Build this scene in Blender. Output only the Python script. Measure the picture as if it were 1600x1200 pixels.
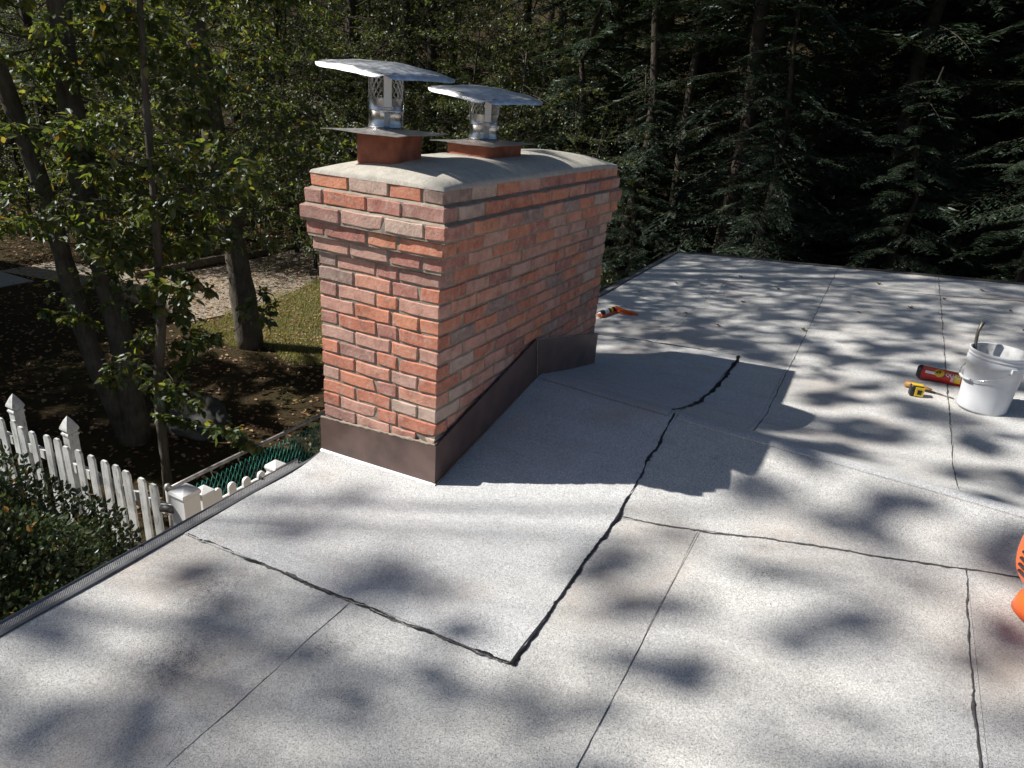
import bpy, bmesh, math, random
import numpy as np
from mathutils import Vector, Matrix

for o in list(bpy.data.objects):
    bpy.data.objects.remove(o, do_unlink=True)
scene = bpy.context.scene
COL = scene.collection

# ------------------------------------------------------------------ camera
CAM = np.array([1.5477, -2.3712, 0.3546])
yaw, pitch, roll = map(math.radians, (26.601, 22.141, 4.219))
F_PX = 1107.3
fw = Vector((-math.sin(yaw)*math.cos(pitch), math.cos(yaw)*math.cos(pitch), -math.sin(pitch)))
rt = Vector((math.cos(yaw), math.sin(yaw), 0)); up = rt.cross(fw)
R_ = math.cos(roll)*rt + math.sin(roll)*up
U_ = -math.sin(roll)*rt + math.cos(roll)*up
cd = bpy.data.cameras.new('camera'); cam = bpy.data.objects.new('camera', cd); COL.objects.link(cam)
m = Matrix.Identity(4)
for i in range(3):
    m[i][0] = R_[i]; m[i][1] = U_[i]; m[i][2] = -fw[i]; m[i][3] = CAM[i]
cam.matrix_world = m
cd.sensor_width = 36; cd.lens = F_PX/1600*36; cd.clip_start = 0.05; cd.clip_end = 500
scene.camera = cam

# ------------------------------------------------------------------ sky, sun, exposure
SUN = Vector((1.0, 0.45, -1.0)).normalized()
el = math.asin(-SUN.z); az = math.atan2(-SUN.x, -SUN.y)
w = bpy.data.worlds.new('World'); scene.world = w; w.use_nodes = True
nt = w.node_tree; bg = nt.nodes['Background']
sky = nt.nodes.new('ShaderNodeTexSky'); sky.sky_type = 'NISHITA'; sky.sun_disc = False
sky.ozone_density = 2.0; sky.sun_elevation = el; sky.sun_rotation = az
nt.links.new(sky.outputs[0], bg.inputs[0]); bg.inputs[1].default_value = 0.05
sd = bpy.data.lights.new('sun', 'SUN'); sd.energy = 5.0; sd.angle = math.radians(0.53); sd.color = (1, 0.967, 0.91)
sun = bpy.data.objects.new('sun', sd); COL.objects.link(sun)
sun.rotation_euler = SUN.to_track_quat('-Z', 'Y').to_euler(); sun.location = (-20, -9, 20)
scene.view_settings.view_transform = 'Standard'; scene.view_settings.look = 'None'
scene.view_settings.exposure = 0.5; scene.view_settings.gamma = 1
scene.render.engine = 'CYCLES'
scene.cycles.use_adaptive_sampling = True; scene.cycles.adaptive_threshold = 0.02; scene.cycles.max_bounces = 5; scene.cycles.diffuse_bounces = 3; scene.cycles.glossy_bounces = 3; scene.cycles.transmission_bounces = 3

# ------------------------------------------------------------------ helpers
def link(o, parent=None):
    COL.objects.link(o)
    if parent is not None: o.parent = parent
    return o
def tag(o, label, cat=None, group=None, kind=None):
    if label: o['label'] = label
    if cat: o['category'] = cat
    if group: o['group'] = group
    if kind: o['kind'] = kind
    return o
def empty(name, loc, label, cat, group=None, rz=0):
    o = bpy.data.objects.new(name, None); o.location = loc; o.rotation_euler[2] = rz; o.empty_display_size = .1
    link(o); return tag(o, label, cat, group)
def place(o, parent):                       # parent keeping world coordinates of the child's data
    o.parent = parent
    o.matrix_parent_inverse = Matrix.LocRotScale(parent.location, parent.rotation_euler, parent.scale).inverted()
    return o
def fastmesh(name, V, Fc, mat=None, smooth=False):
    """V (n,3); Fc list of index arrays (k,3) or (k,4)"""
    me = bpy.data.meshes.new(name)
    V = np.asarray(V, dtype=np.float32)
    if not isinstance(Fc, (list, tuple)): Fc = [Fc]
    Fc = [np.asarray(f, dtype=np.int32) for f in Fc if len(f)]
    me.vertices.add(len(V)); me.vertices.foreach_set('co', V.ravel())
    nl = sum(f.size for f in Fc); npoly = sum(len(f) for f in Fc)
    me.loops.add(nl); me.loops.foreach_set('vertex_index', np.concatenate([f.ravel() for f in Fc]))
    starts = []; s = 0
    for f in Fc:
        starts.append(s + np.arange(len(f))*f.shape[1]); s += f.size
    me.polygons.add(npoly); me.polygons.foreach_set('loop_start', np.concatenate(starts).astype(np.int32))
    me.polygons.foreach_set('use_smooth', np.full(npoly, bool(smooth)))
    me.update(calc_edges=True); me.validate()
    if mat: me.materials.append(mat)
    return me
class Buf:
    def __init__(s): s.v = []; s.q = []; s.t = []; s.n = 0
    def add(s, V, Q=None, T=None):
        V = np.asarray(V, float)
        if Q is not None and len(Q): s.q.append(np.asarray(Q)+s.n)
        if T is not None and len(T): s.t.append(np.asarray(T)+s.n)
        s.v.append(V); s.n += len(V)
    def mesh(s, name, mat=None, smooth=False):
        f = []
        if s.q: f.append(np.concatenate(s.q))
        if s.t: f.append(np.concatenate(s.t))
        return fastmesh(name, np.concatenate(s.v), f, mat, smooth)
    def obj(s, name, mat=None, parent=None, smooth=False, keep=True):
        o = bpy.data.objects.new(name, s.mesh(name, mat, smooth)); link(o)
        if parent is not None:
            if keep: place(o, parent)
            else: o.parent = parent
        return o
    def box(s, lo, hi, M=None):
        x0, y0, z0 = lo; x1, y1, z1 = hi
        V = np.array([[x0,y0,z0],[x1,y0,z0],[x1,y1,z0],[x0,y1,z0],[x0,y0,z1],[x1,y0,z1],[x1,y1,z1],[x0,y1,z1]], float)
        if M is not None: V = V @ M[0].T + M[1]
        s.add(V, [[0,3,2,1],[4,5,6,7],[0,1,5,4],[1,2,6,5],[2,3,7,6],[3,0,4,7]]); return s
    def tube(s, P, r, n=6, cap=True):
        P = np.asarray(P, float); k = len(P); r = np.broadcast_to(np.asarray(r, float), (k,))
        T = np.gradient(P, axis=0); T /= np.linalg.norm(T, axis=1)[:, None]+1e-12
        ref = np.array([0, 0, 1.]) if abs(T[0][2]) < .9 else np.array([1., 0, 0])
        V = []
        nrm = np.cross(T[0], ref); nrm /= np.linalg.norm(nrm)
        a = np.arange(n)*2*math.pi/n
        for i in range(k):
            nrm = nrm - T[i]*(nrm@T[i]); nrm /= np.linalg.norm(nrm)+1e-12
            b = np.cross(T[i], nrm)
            V.append(P[i] + r[i]*(np.cos(a)[:, None]*nrm + np.sin(a)[:, None]*b))
        V = np.concatenate(V)
        i, j = np.meshgrid(np.arange(k-1), np.arange(n), indexing='ij'); i = i.ravel(); j = j.ravel(); j2 = (j+1) % n
        Q = np.stack([i*n+j, i*n+j2, (i+1)*n+j2, (i+1)*n+j], 1)
        Tt = []
        if cap:
            V = np.concatenate([V, P[:1], P[-1:]]); c0 = k*n; c1 = k*n+1; jj = np.arange(n)
            Tt = np.concatenate([np.stack([np.full(n, c0), (jj+1) % n, jj], 1), np.stack([np.full(n, c1), (k-1)*n+jj, (k-1)*n+(jj+1) % n], 1)])
        s.add(V, Q, Tt); return s
    def lathe(s, prof, n=32, c=(0, 0, 0), M=None, close=False):
        prof = np.asarray(prof, float); k = len(prof); a = np.arange(n)*2*math.pi/n
        V = np.stack([prof[:, 0][:, None]*np.cos(a), prof[:, 0][:, None]*np.sin(a), np.repeat(prof[:, 1][:, None], n, 1)], -1).reshape(-1, 3)
        if M is not None: V = V @ M.T
        V = V + np.asarray(c, float)
        kk = k if close else k-1
        i, j = np.meshgrid(np.arange(kk), np.arange(n), indexing='ij'); i = i.ravel(); j = j.ravel(); j2 = (j+1) % n; i2 = (i+1) % k
        s.add(V, np.stack([i*n+j, i*n+j2, i2*n+j2, i2*n+j], 1)); return s
def basis(ax, upv=(0, 0, 1)):
    """rotation whose x axis is ax"""
    x = np.asarray(ax, float); x = x/np.linalg.norm(x); z = np.asarray(upv, float)
    y = np.cross(z, x)
    if np.linalg.norm(y) < 1e-6: y = np.array([0, 1., 0])
    y /= np.linalg.norm(y); z = np.cross(x, y)
    return np.stack([x, y, z], 1)

# ------------------------------------------------------------------ materials
def mat(name):
    mt = bpy.data.materials.new(name); mt.use_nodes = True
    n = mt.node_tree; b = n.nodes['Principled BSDF']; return mt, n, b
def N(n, t, **kw):
    d = n.nodes.new(t)
    for k, v in kw.items():
        if k in d.inputs: d.inputs[k].default_value = v
        else: setattr(d, k, v)
    return d
def ramp(n, fac, stops, interp='LINEAR'):
    r = n.nodes.new('ShaderNodeValToRGB'); r.color_ramp.interpolation = interp
    e = r.color_ramp.elements
    while len(e) < len(stops): e.new(0.5)
    for i, (p, c) in enumerate(stops):
        e[i].position = p; e[i].color = (c[0], c[1], c[2], 1) if not isinstance(c, (int, float)) else (c, c, c, 1)
    n.links.new(fac, r.inputs[0]); return r.outputs[0]
def noise(n, vec, scale, detail=3, rough=.55, out='Fac'):
    d = N(n, 'ShaderNodeTexNoise', Scale=scale, Detail=detail, Roughness=rough)
    if vec is not None: n.links.new(vec, d.inputs['Vector'])
    return d.outputs[out]
def voro(n, vec, scale, out='Color', feature='F1', rnd=1):
    d = N(n, 'ShaderNodeTexVoronoi', Scale=scale, feature=feature); d.inputs['Randomness'].default_value = rnd
    if vec is not None: n.links.new(vec, d.inputs['Vector'])
    return d.outputs[out]
def mix(n, fac, a, b, mode='MIX'):
    d = n.nodes.new('ShaderNodeMix'); d.data_type = 'RGBA'; d.blend_type = mode
    for sock, v in ((0, fac), (6, a), (7, b)):
        if hasattr(v, 'is_output'): n.links.new(v, d.inputs[sock])
        elif isinstance(v, (int, float)): d.inputs[sock].default_value = v if sock == 0 else (v, v, v, 1)
        else: d.inputs[sock].default_value = (v[0], v[1], v[2], 1)
    return d.outputs[2]
def bump(n, b, h, strength=.3, dist=.01, prev=None):
    d = N(n, 'ShaderNodeBump', Strength=strength, Distance=dist); n.links.new(h, d.inputs['Height'])
    if prev is not None: n.links.new(prev, d.inputs['Normal'])
    n.links.new(d.outputs[0], b.inputs['Normal']); return d.outputs[0]
def ocoord(n): return n.nodes.new('ShaderNodeTexCoord').outputs['Object']
def wcoord(n): return n.nodes.new('ShaderNodeNewGeometry').outputs['Position']
def plain(name, col, rough=.5, metal=0, var=.15, scale=30, bumps=0, bs=200, spec=.5, coord='o'):
    mt, n, b = mat(name); oc = ocoord(n) if coord == 'o' else wcoord(n)
    f = noise(n, oc, scale, 4)
    c = ramp(n, f, [(.3, [v*(1-var) for v in col]), (.7, [min(1, v*(1+var)) for v in col])])
    n.links.new(c, b.inputs['Base Color']); b.inputs['Roughness'].default_value = rough; b.inputs['Metallic'].default_value = metal
    b.inputs['Specular IOR Level'].default_value = spec
    if bumps: bump(n, b, noise(n, oc, bs, 3), bumps, .003)
    return mt

def granule(name, tint, warm, stains=(), tans=()):
    mt, n, b = mat(name); g = wcoord(n); oi = n.nodes.new('ShaderNodeObjectInfo')
    v1 = voro(n, g, 560, 'Color'); sep = n.nodes.new('ShaderNodeSeparateColor'); n.links.new(v1, sep.inputs[0])
    sp = ramp(n, sep.outputs[0], [(0, .12), (.09, .27), (.22, .48), (.6, .61), (.9, .72), (1, .85)])
    v2 = voro(n, g, 230, 'Color'); sep2 = n.nodes.new('ShaderNodeSeparateColor'); n.links.new(v2, sep2.inputs[0])
    c = mix(n, 1, sp, ramp(n, sep2.outputs[1], [(0, .78), (.4, .98), (1, 1.08)]), 'MULTIPLY')
    big = noise(n, g, 1.7, 5, .6)
    tn = ramp(n, big, [(.3, tint), (.5, [(a+b_)/2 for a, b_ in zip(tint, warm)]), (.70, warm)])
    c = mix(n, 1, c, tn, 'MULTIPLY')
    c = mix(n, 1, c, ramp(n, oi.outputs['Random'], [(0, .93), (1, 1.03)]), 'MULTIPLY')      # each roll its own tone
    c = mix(n, 1, c, ramp(n, noise(n, g, 6, 7, .72), [(.28, .86), (.48, 1), (.75, 1.03)]), 'MULTIPLY')
    mp = n.nodes.new('ShaderNodeMapping'); mp.inputs['Scale'].default_value = (.7, 6, 1); n.links.new(g, mp.inputs[0])  # drainage streaks run to the eave
    c = mix(n, 1, c, ramp(n, noise(n, mp.outputs[0], 1.6, 5, .6), [(.36, .93), (.55, 1), (.8, 1.02)]), 'MULTIPLY')
    rust = ramp(n, noise(n, g, 1.3, 4, .6), [(.56, 0), (.72, .42)]); c = mix(n, rust, c, (.50, .40, .33))
    for (sx, sy, sr) in tans:                                         # old tan water stains
        d = n.nodes.new('ShaderNodeVectorMath'); d.operation = 'DISTANCE'; n.links.new(g, d.inputs[0]); d.inputs[1].default_value = (sx, sy, float(-1.357+.065*(sx+.65)+.008*sy))
        mr = n.nodes.new('ShaderNodeMapRange'); mr.inputs[1].default_value = sr*.1; mr.inputs[2].default_value = sr; mr.inputs[3].default_value = .55; mr.inputs[4].default_value = 0; n.links.new(d.outputs['Value'], mr.inputs[0])
        c = mix(n, mix(n, 1, mr.outputs[0], ramp(n, noise(n, g, 5, 5, .7), [(.35, .1), (.65, 1)]), 'MULTIPLY'), c, (.46, .37, .30))
    loose = ramp(n, sep.outputs[2], [(.0, 1), (.42, 0)], 'CONSTANT')
    for (sx, sy, sr) in stains:                                       # bare spots where granules are lost
        d = n.nodes.new('ShaderNodeVectorMath'); d.operation = 'DISTANCE'; n.links.new(g, d.inputs[0]); d.inputs[1].default_value = (sx, sy, float(-1.357+.065*(sx+.65)+.008*sy))
        mr = n.nodes.new('ShaderNodeMapRange'); mr.inputs[1].default_value = sr*.15; mr.inputs[2].default_value = sr; mr.inputs[3].default_value = 1; mr.inputs[4].default_value = 0; n.links.new(d.outputs['Value'], mr.inputs[0])
        m1 = mix(n, 1, mr.outputs[0], ramp(n, noise(n, g, 30, 4, .8), [(.38, 0), (.60, 1)]), 'MULTIPLY')
        c = mix(n, mix(n, 1, m1, loose, 'MULTIPLY'), c, (.07, .07, .072))
    sc = ramp(n, noise(n, g, 2.6, 2, .5), [(.70, 0), (.80, .6)]); c = mix(n, mix(n, 1, sc, loose, 'MULTIPLY'), c, (.07, .07, .072))
    n.links.new(c, b.inputs['Base Color']); b.inputs['Roughness'].default_value = .95
    b.inputs['Specular IOR Level'].default_value = .25
    d1 = bump(n, b, voro(n, g, 560, 'Distance'), .4, .0014)
    bump(n, b, noise(n, g, 8, 3), .25, .012, d1)
    return mt
M_roof = granule('roof_granules', (.995, .99, .97), (1.0, .965, .905), [(-.267, -1.01, .20), (-.074, -1.317, .22), (.30, -1.05, .10), (1.42, .02, .14), (2.3, .75, .12)], [(-.40, -1.0, .38), (.05, -1.35, .35), (.95, -.35, .30), (1.05, .05, .28), (1.5, .32, .25), (2.2, -.1, .35), (.2, 2.85, .5), (1.45, 2.2, .4), (2.4, 3.6, .5)])
M_patch = granule('patch_granules', (.985, .99, .995), (1.0, .99, .965), (), [(.15, 2.35, .32), (.5, -.62, .18)])
M_faint = plain('dusty_seam', (.24, .235, .225), .9, 0, .4, 60)
M_bitumen = plain('bitumen', (.016, .016, .018), .38, 0, .3, 60, .6, 120)
M_seam = plain('seam_bitumen', (.075, .072, .07), .8, 0, .5, 90, .6, 200)

def brick_mat():
    mt, n, b = mat('brick_red'); oc = ocoord(n)
    oi = n.nodes.new('ShaderNodeObjectInfo')
    add = n.nodes.new('ShaderNodeVectorMath'); add.operation = 'ADD'
    n.links.new(oc, add.inputs[0]); n.links.new(oi.outputs['Location'], add.inputs[1]); v = add.outputs[0]
    base = ramp(n, oi.outputs['Random'], [(0, (.60, .245, .155)), (.12, (.52, .205, .135)), (.24, (.57, .31, .24)), (.36, (.43, .195, .155)), (.46, (.60, .29, .205)), (.56, (.54, .33, .265)), (.66, (.40, .22, .18)), (.74, (.62, .265, .16)), (.83, (.54, .39, .315)), (.90, (.35, .245, .205)), (.96, (.50, .24, .185))], 'CONSTANT')
    st = noise(n, v, 14, 5, .65)
    c = mix(n, 1, base, ramp(n, st, [(.25, .55), (.5, 1), (.8, 1.28)]), 'MULTIPLY')
    sm = noise(n, v, 26, 6, .75); mk = ramp(n, sm, [(.50, 0), (.68, .65)])
    c = mix(n, mk, c, (.56, .44, .36))
    dk = noise(n, v, 60, 4, .7); c = mix(n, ramp(n, dk, [(.62, 0), (.75, .5)]), c, (.13, .07, .055))
    pit = voro(n, v, 75, 'Distance'); pm = ramp(n, pit, [(.10, .75), (.2, 0)])
    c = mix(n, mix(n, 1, pm, ramp(n, noise(n, v, 20, 1), [(.52, 0), (.6, 1)]), 'MULTIPLY'), c, (.07, .03, .025))
    n.links.new(c, b.inputs['Base Color']); b.inputs['Roughness'].default_value = .92; b.inputs['Specular IOR Level'].default_value = .25
    p = bump(n, b, noise(n, v, 190, 5, .7), .5, .002)
    p = bump(n, b, pit, .3, .003, p)
    bump(n, b, noise(n, v, 35, 4, .6), .35, .003, p)
    return mt
M_brick = brick_mat()
def mortar_mat(name, a, bcol, rough=.95):
    mt, n, b = mat(name); oc = wcoord(n)
    c = ramp(n, noise(n, oc, 24, 6, .7), [(.3, a), (.7, bcol)])
    c = mix(n, .55, c, ramp(n, noise(n, oc, 420, 2), [(.3, .55), (.7, 1.3)]), 'MULTIPLY')
    n.links.new(c, b.inputs['Base Color']); b.inputs['Roughness'].default_value = rough; b.inputs['Specular IOR Level'].default_value = .2
    p = bump(n, b, noise(n, oc, 300, 3), .6, .002); bump(n, b, noise(n, oc, 40, 4), .5, .006, p)
    return mt
M_mortar = mortar_mat('mortar', (.25, .21, .165), (.40, .345, .275))
M_crown = mortar_mat('concrete_crown', (.40, .37, .315), (.56, .525, .455))
M_flash = plain('brown_flashing', (.125, .080, .068), .40, .0, .35, 7, .2, 14)
def metal(name, col, rough, var=.1, scale=60, aniso=0):
    mt, n, b = mat(name); oc = ocoord(n)
    b.inputs['Metallic'].default_value = 1; n.links.new(ramp(n, noise(n, oc, scale, 4), [(.3, [v*(1-var) for v in col]), (.7, col)]), b.inputs['Base Color'])
    n.links.new(ramp(n, noise(n, oc, scale*.5, 5, .7), [(.3, rough*.7), (.7, rough*1.4)]), b.inputs['Roughness'])
    bump(n, b, noise(n, oc, 12, 3), .12, .01)
    return mt
M_steel = metal('stainless_steel', (.62, .62, .62), .24)
M_steel_lid = metal('stainless_lid', (.90, .90, .91), .42, .35, 34)
M_strap = metal('strap_steel', (.75, .75, .75), .5)
M_alu = metal('dull_plate', (.42, .40, .38), .55)
M_clay = plain('terracotta', (.36, .125, .075), .85, 0, .3, 16, .5, 120, .25)
M_caulk = plain('white_sealant', (.72, .72, .72), .5, 0, .15, 70, .5, 90)
M_gutter = plain('gutter_paint', (.17, .175, .185), .4, .4, .3, 12, .1, 40)
M_trim = plain('edge_trim', (.10, .095, .09), .5, .3, .4, 6)
M_vinyl = plain('white_vinyl', (.80, .80, .79), .38, 0, .03, 5)
def painted_wood():
    mt, n, b = mat('weathered_white_paint'); oc = wcoord(n)
    mp = n.nodes.new('ShaderNodeMapping'); mp.inputs['Scale'].default_value = (1, 1, .18); n.links.new(oc, mp.inputs[0])
    f = noise(n, mp.outputs[0], 42, 6, .7)
    c = ramp(n, f, [(.28, (.17, .15, .125)), (.37, (.48, .47, .44)), (.46, (.74, .74, .71)), (.8, (.80, .80, .78))])
    c = mix(n, 1, c, ramp(n, noise(n, oc, 7, 4), [(.3, .6), (.65, .95)]), 'MULTIPLY')
    n.links.new(c, b.inputs['Base Color']); b.inputs['Roughness'].default_value = .75
    bump(n, b, f, .3, .004); return mt
M_oldpaint = painted_wood()
M_greenwire = plain('green_vinyl_wire', (.035, .22, .17), .4, 0, .2, 20)
M_galv = plain('galvanised_rail', (.36, .34, .32), .55, .5, .35, 20)
def bark_mat(name, a, bcol):
    mt, n, b = mat(name); oc = ocoord(n)
    mp = n.nodes.new('ShaderNodeMapping'); mp.inputs['Scale'].default_value = (1, 1, .22); n.links.new(oc, mp.inputs[0])
    f = noise(n, mp.outputs[0], 26, 6, .7); f2 = noise(n, oc, 3.2, 4)
    c = mix(n, .5, ramp(n, f, [(.35, a), (.65, bcol)]), ramp(n, f2, [(.35, a), (.65, bcol)]))
    n.links.new(c, b.inputs['Base Color']); b.inputs['Roughness'].default_value = .95; b.inputs['Specular IOR Level'].default_value = .2
    bump(n, b, f, .9, .03); return mt
M_bark = bark_mat('grey_bark', (.05, .042, .032), (.19, .165, .13))
M_bark2 = bark_mat('dark_bark', (.035, .028, .022), (.11, .09, .07))
def leaf_mat(name, stops, trans=.45, rough=.45, gloss=.06):
    mt, n, b = mat(name); n.nodes.remove(b); geo = n.nodes.new('ShaderNodeNewGeometry')
    c = ramp(n, geo.outputs['Random Per Island'], stops)
    df = n.nodes.new('ShaderNodeBsdfDiffuse'); n.links.new(c, df.inputs[0])
    tr = n.nodes.new('ShaderNodeBsdfTranslucent'); c2 = mix(n, 1, c, (1.5, 1.48, .75), 'MULTIPLY'); n.links.new(c2, tr.inputs[0])
    gl = n.nodes.new('ShaderNodeBsdfGlossy'); gl.inputs['Roughness'].default_value = rough; gl.inputs[0].default_value = (.9, .95, 1, 1)
    ms = n.nodes.new('ShaderNodeMixShader'); ms.inputs[0].default_value = trans
    n.links.new(df.outputs[0], ms.inputs[1]); n.links.new(tr.outputs[0], ms.inputs[2])
    m2 = n.nodes.new('ShaderNodeMixShader'); m2.inputs[0].default_value = gloss
    n.links.new(ms.outputs[0], m2.inputs[1]); n.links.new(gl.outputs[0], m2.inputs[2])
    n.links.new(m2.outputs[0], n.nodes['Material Output'].inputs[0]); return mt
M_leaf = leaf_mat('maple_leaf', [(0, (.06, .09, .022)), (.45, (.10, .135, .034)), (.8, (.16, .185, .05)), (.93, (.24, .23, .055)), (1, (.26, .14, .035))], trans=.55, gloss=.045)
M_leaf2 = leaf_mat('beech_leaf', [(0, (.045, .072, .02)), (.6, (.08, .11, .03)), (.9, (.13, .155, .042)), (1, (.20, .17, .05))], .5, gloss=.05)
M_hem = leaf_mat('hemlock_needle', [(0, (.014, .027, .012)), (.6, (.023, .041, .017)), (1, (.05, .068, .026))], .2, .55)
M_shrubleaf = leaf_mat('shrub_leaf', [(0, (.03, .05, .022)), (.6, (.06, .085, .04)), (.97, (.11, .135, .07)), (1, (.35, .16, .03))], .25, .4, .04)
M_litter = leaf_mat('dry_leaf', [(0, (.16, .075, .03)), (.4, (.26, .13, .05)), (.7, (.36, .20, .08)), (.9, (.45, .29, .10)), (1, (.20, .05, .025))], .2, .7)
M_grass = leaf_mat('grass_blade', [(0, (.14, .16, .045)), (.5, (.23, .24, .075)), (.8, (.34, .31, .12)), (1, (.36, .25, .11))], .4, .6)

exec_order = []
# ------------------------------------------------------------------ terrain
def gz(X, Y):
    r = np.hypot(X, Y); t = np.clip(r-17, 0, 90)
    return -4.0 + .05*t + .0020*t*t + .05*np.sin(X*.7+1)*np.cos(Y*.6) + .25*np.clip(t/20, 0, 1)*np.sin(X*.21)*np.cos(Y*.17+2)
def ground_mat():
    mt, n, b = mat('woodland_ground'); g = wcoord(n)
    c = ramp(n, noise(n, g, 1.3, 6, .7), [(.3, (.022, .019, .011)), (.5, (.040, .031, .016)), (.7, (.034, .042, .014))])
    c = mix(n, ramp(n, noise(n, g, 22, 4, .7), [(.45, 0), (.62, .6)]), c, (.085, .048, .024))
    n.links.new(c, b.inputs['Base Color']); b.inputs['Roughness'].default_value = 1; b.inputs['Specular IOR Level'].default_value = .1
    bump(n, b, noise(n, g, 18, 5, .7), .8, .05); return mt
ax = np.concatenate([np.linspace(-110, -30, 33)[:-1], np.linspace(-30, 30, 121), np.linspace(30, 90, 25)[1:]])
ay = np.concatenate([np.linspace(-60, -20, 17)[:-1], np.linspace(-20, 30, 101), np.linspace(30, 110, 33)[1:]])
GX, GY = np.meshgrid(ax, ay, indexing='ij')
def gridfaces(nx, ny):
    i, j = np.meshgrid(np.arange(nx-1), np.arange(ny-1), indexing='ij'); i = i.ravel(); j = j.ravel()
    return np.stack([i*ny+j, (i+1)*ny+j, (i+1)*ny+j+1, i*ny+j+1], 1)
b = Buf(); b.add(np.stack([GX, GY, gz(GX, GY)], -1).reshape(-1, 3), gridfaces(len(ax), len(ay)))
tag(b.obj('ground', ground_mat(), smooth=True), None, kind='structure')

# ------------------------------------------------------------------ house roof
def zm(X, Y): return -1.357+.065*(X+.65)+.008*Y
PA = np.array([0, 0, zm(0, 0)]); PB = np.array([0, 1.95, zm(0, 1.95)]); PK = np.array([0, 1.02, -1.10]); PE = np.array([3.4, .80, zm(3.4, .8)])
def plane(a, b_, c):
    n_ = np.cross(b_-a, c-a); n_ = n_/n_[2]
    return lambda X, Y: a[2]-n_[0]*(X-a[0])-n_[1]*(Y-a[1])
pfr = plane(PA, PK, PE); pbk = plane(PB, PK, PE)
def smax(a, c, k): h = np.clip(.5+.5*(a-c)/k, 0, 1); return c*(1-h)+a*h+k*h*(1-h)
def hz(X, Y):
    X = np.asarray(X, float); Y = np.asarray(Y, float)
    cr = -smax(-pfr(X, Y), -pbk(X, Y), .014)
    h = smax(zm(X, Y), cr, .03)
    return h + .0035*np.sin(X*3.1+Y*1.3)*np.sin(Y*2.3-X) + .002*np.sin(X*9+1)*np.sin(Y*7.5)
house = empty('house', (1.6, 1.0, -4.0), 'house with a nearly flat light grey granulated roof under the brick chimney', 'house')
X0, X1, Y0, Y1 = -.655, 4.6, -4.4, 6.36
def sheet(name, p00, p10, p11, p01, off, mat_, parent, step=.045, thick=.004, wob=.0):
    P = [np.array(p, float) for p in (p00, p10, p11, p01)]
    lu = max(np.linalg.norm(P[1]-P[0]), np.linalg.norm(P[2]-P[3])); lv = max(np.linalg.norm(P[3]-P[0]), np.linalg.norm(P[2]-P[1]))
    nu = max(2, int(lu/step)+1); nv = max(2, int(lv/step)+1)
    u, v = np.meshgrid(np.linspace(0, 1, nu), np.linspace(0, 1, nv), indexing='ij')
    XY = ((1-u)*(1-v))[..., None]*P[0]+(u*(1-v))[..., None]*P[1]+(u*v)[..., None]*P[2]+((1-u)*v)[..., None]*P[3]
    X = XY[..., 0].copy(); Y = XY[..., 1].copy()
    if wob:
        e = np.minimum(np.minimum(u, 1-u)*lu, np.minimum(v, 1-v)*lv) < .02
        X += e*wob*np.sin(Y*13+X*3); Y += e*wob*np.sin(X*11+Y*5+1)
    Z = hz(X, Y)+off
    top = np.stack([X, Y, Z], -1).reshape(-1, 3); bot = top-[0, 0, thick]
    bf = Buf(); n0 = len(top)
    fc = gridfaces(nu, nv)
    idx = np.arange(n0).reshape(nu, nv)
    ring = np.concatenate([idx[:, 0], idx[-1, 1:], idx[-2::-1, -1], idx[0, -2:0:-1]]); r2 = np.roll(ring, -1)
    nr = len(ring); a_ = np.arange(nr)+n0; a2 = np.roll(a_, -1)
    side = np.stack([a_, a_+nr, a2+nr, a2], 1)
    bf.add(np.concatenate([top, top[ring], bot[ring]]), np.concatenate([fc, side]))
    o = bf.obj(name, mat_, smooth=False); o.data.polygons.foreach_set('use_smooth', np.concatenate([np.ones(len(fc), bool), np.zeros(len(side), bool)]))
    place(o, house) if parent is house else None
    if parent is not None and parent is not house:
        o.parent = parent; o.matrix_parent_inverse = Matrix.Translation(house.location).inverted() @ Matrix.Identity(4)
    return o
deck = sheet('roof', (X0-.01, Y0), (X1, Y0), (X1, Y1+.01), (X0-.01, Y1+.01), -.005, M_seam, house, .045, .10)
def roofchild(o):
    o.parent = deck; o.matrix_parent_inverse = Matrix.Translation(house.location).inverted(); o.matrix_parent_inverse = Matrix.Identity(4)
    return o
deck.location = (0, 0, 0)
def yA(X): return .13+(X-.835)*.231
SEAMX = [X0, .22, 1.165, 2.108, 3.05, X1]
g_ = .0008
def rs(*a, **k):
    o = sheet('roof_sheet', *a, **k)
    o.parent = deck
    o.matrix_parent_inverse = Matrix.Identity(4)
    return o
for i in range(5):
    a, c = SEAMX[i]+g_, SEAMX[i+1]-g_
    off = .0014*(i % 2)
    if i == 0: rs((a, Y0), (c, Y0), (c, -.80), (a, -.80), off, M_roof, None)
    elif i == 1: rs((a, Y0), (c, Y0), (c, yA(c)-g_), (a, yA(a)-g_), off, M_roof, None)
    else: rs((a, Y0), (c, Y0), (c, yA(c)-g_), (a, yA(a)-g_), off, M_roof, None)
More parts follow.
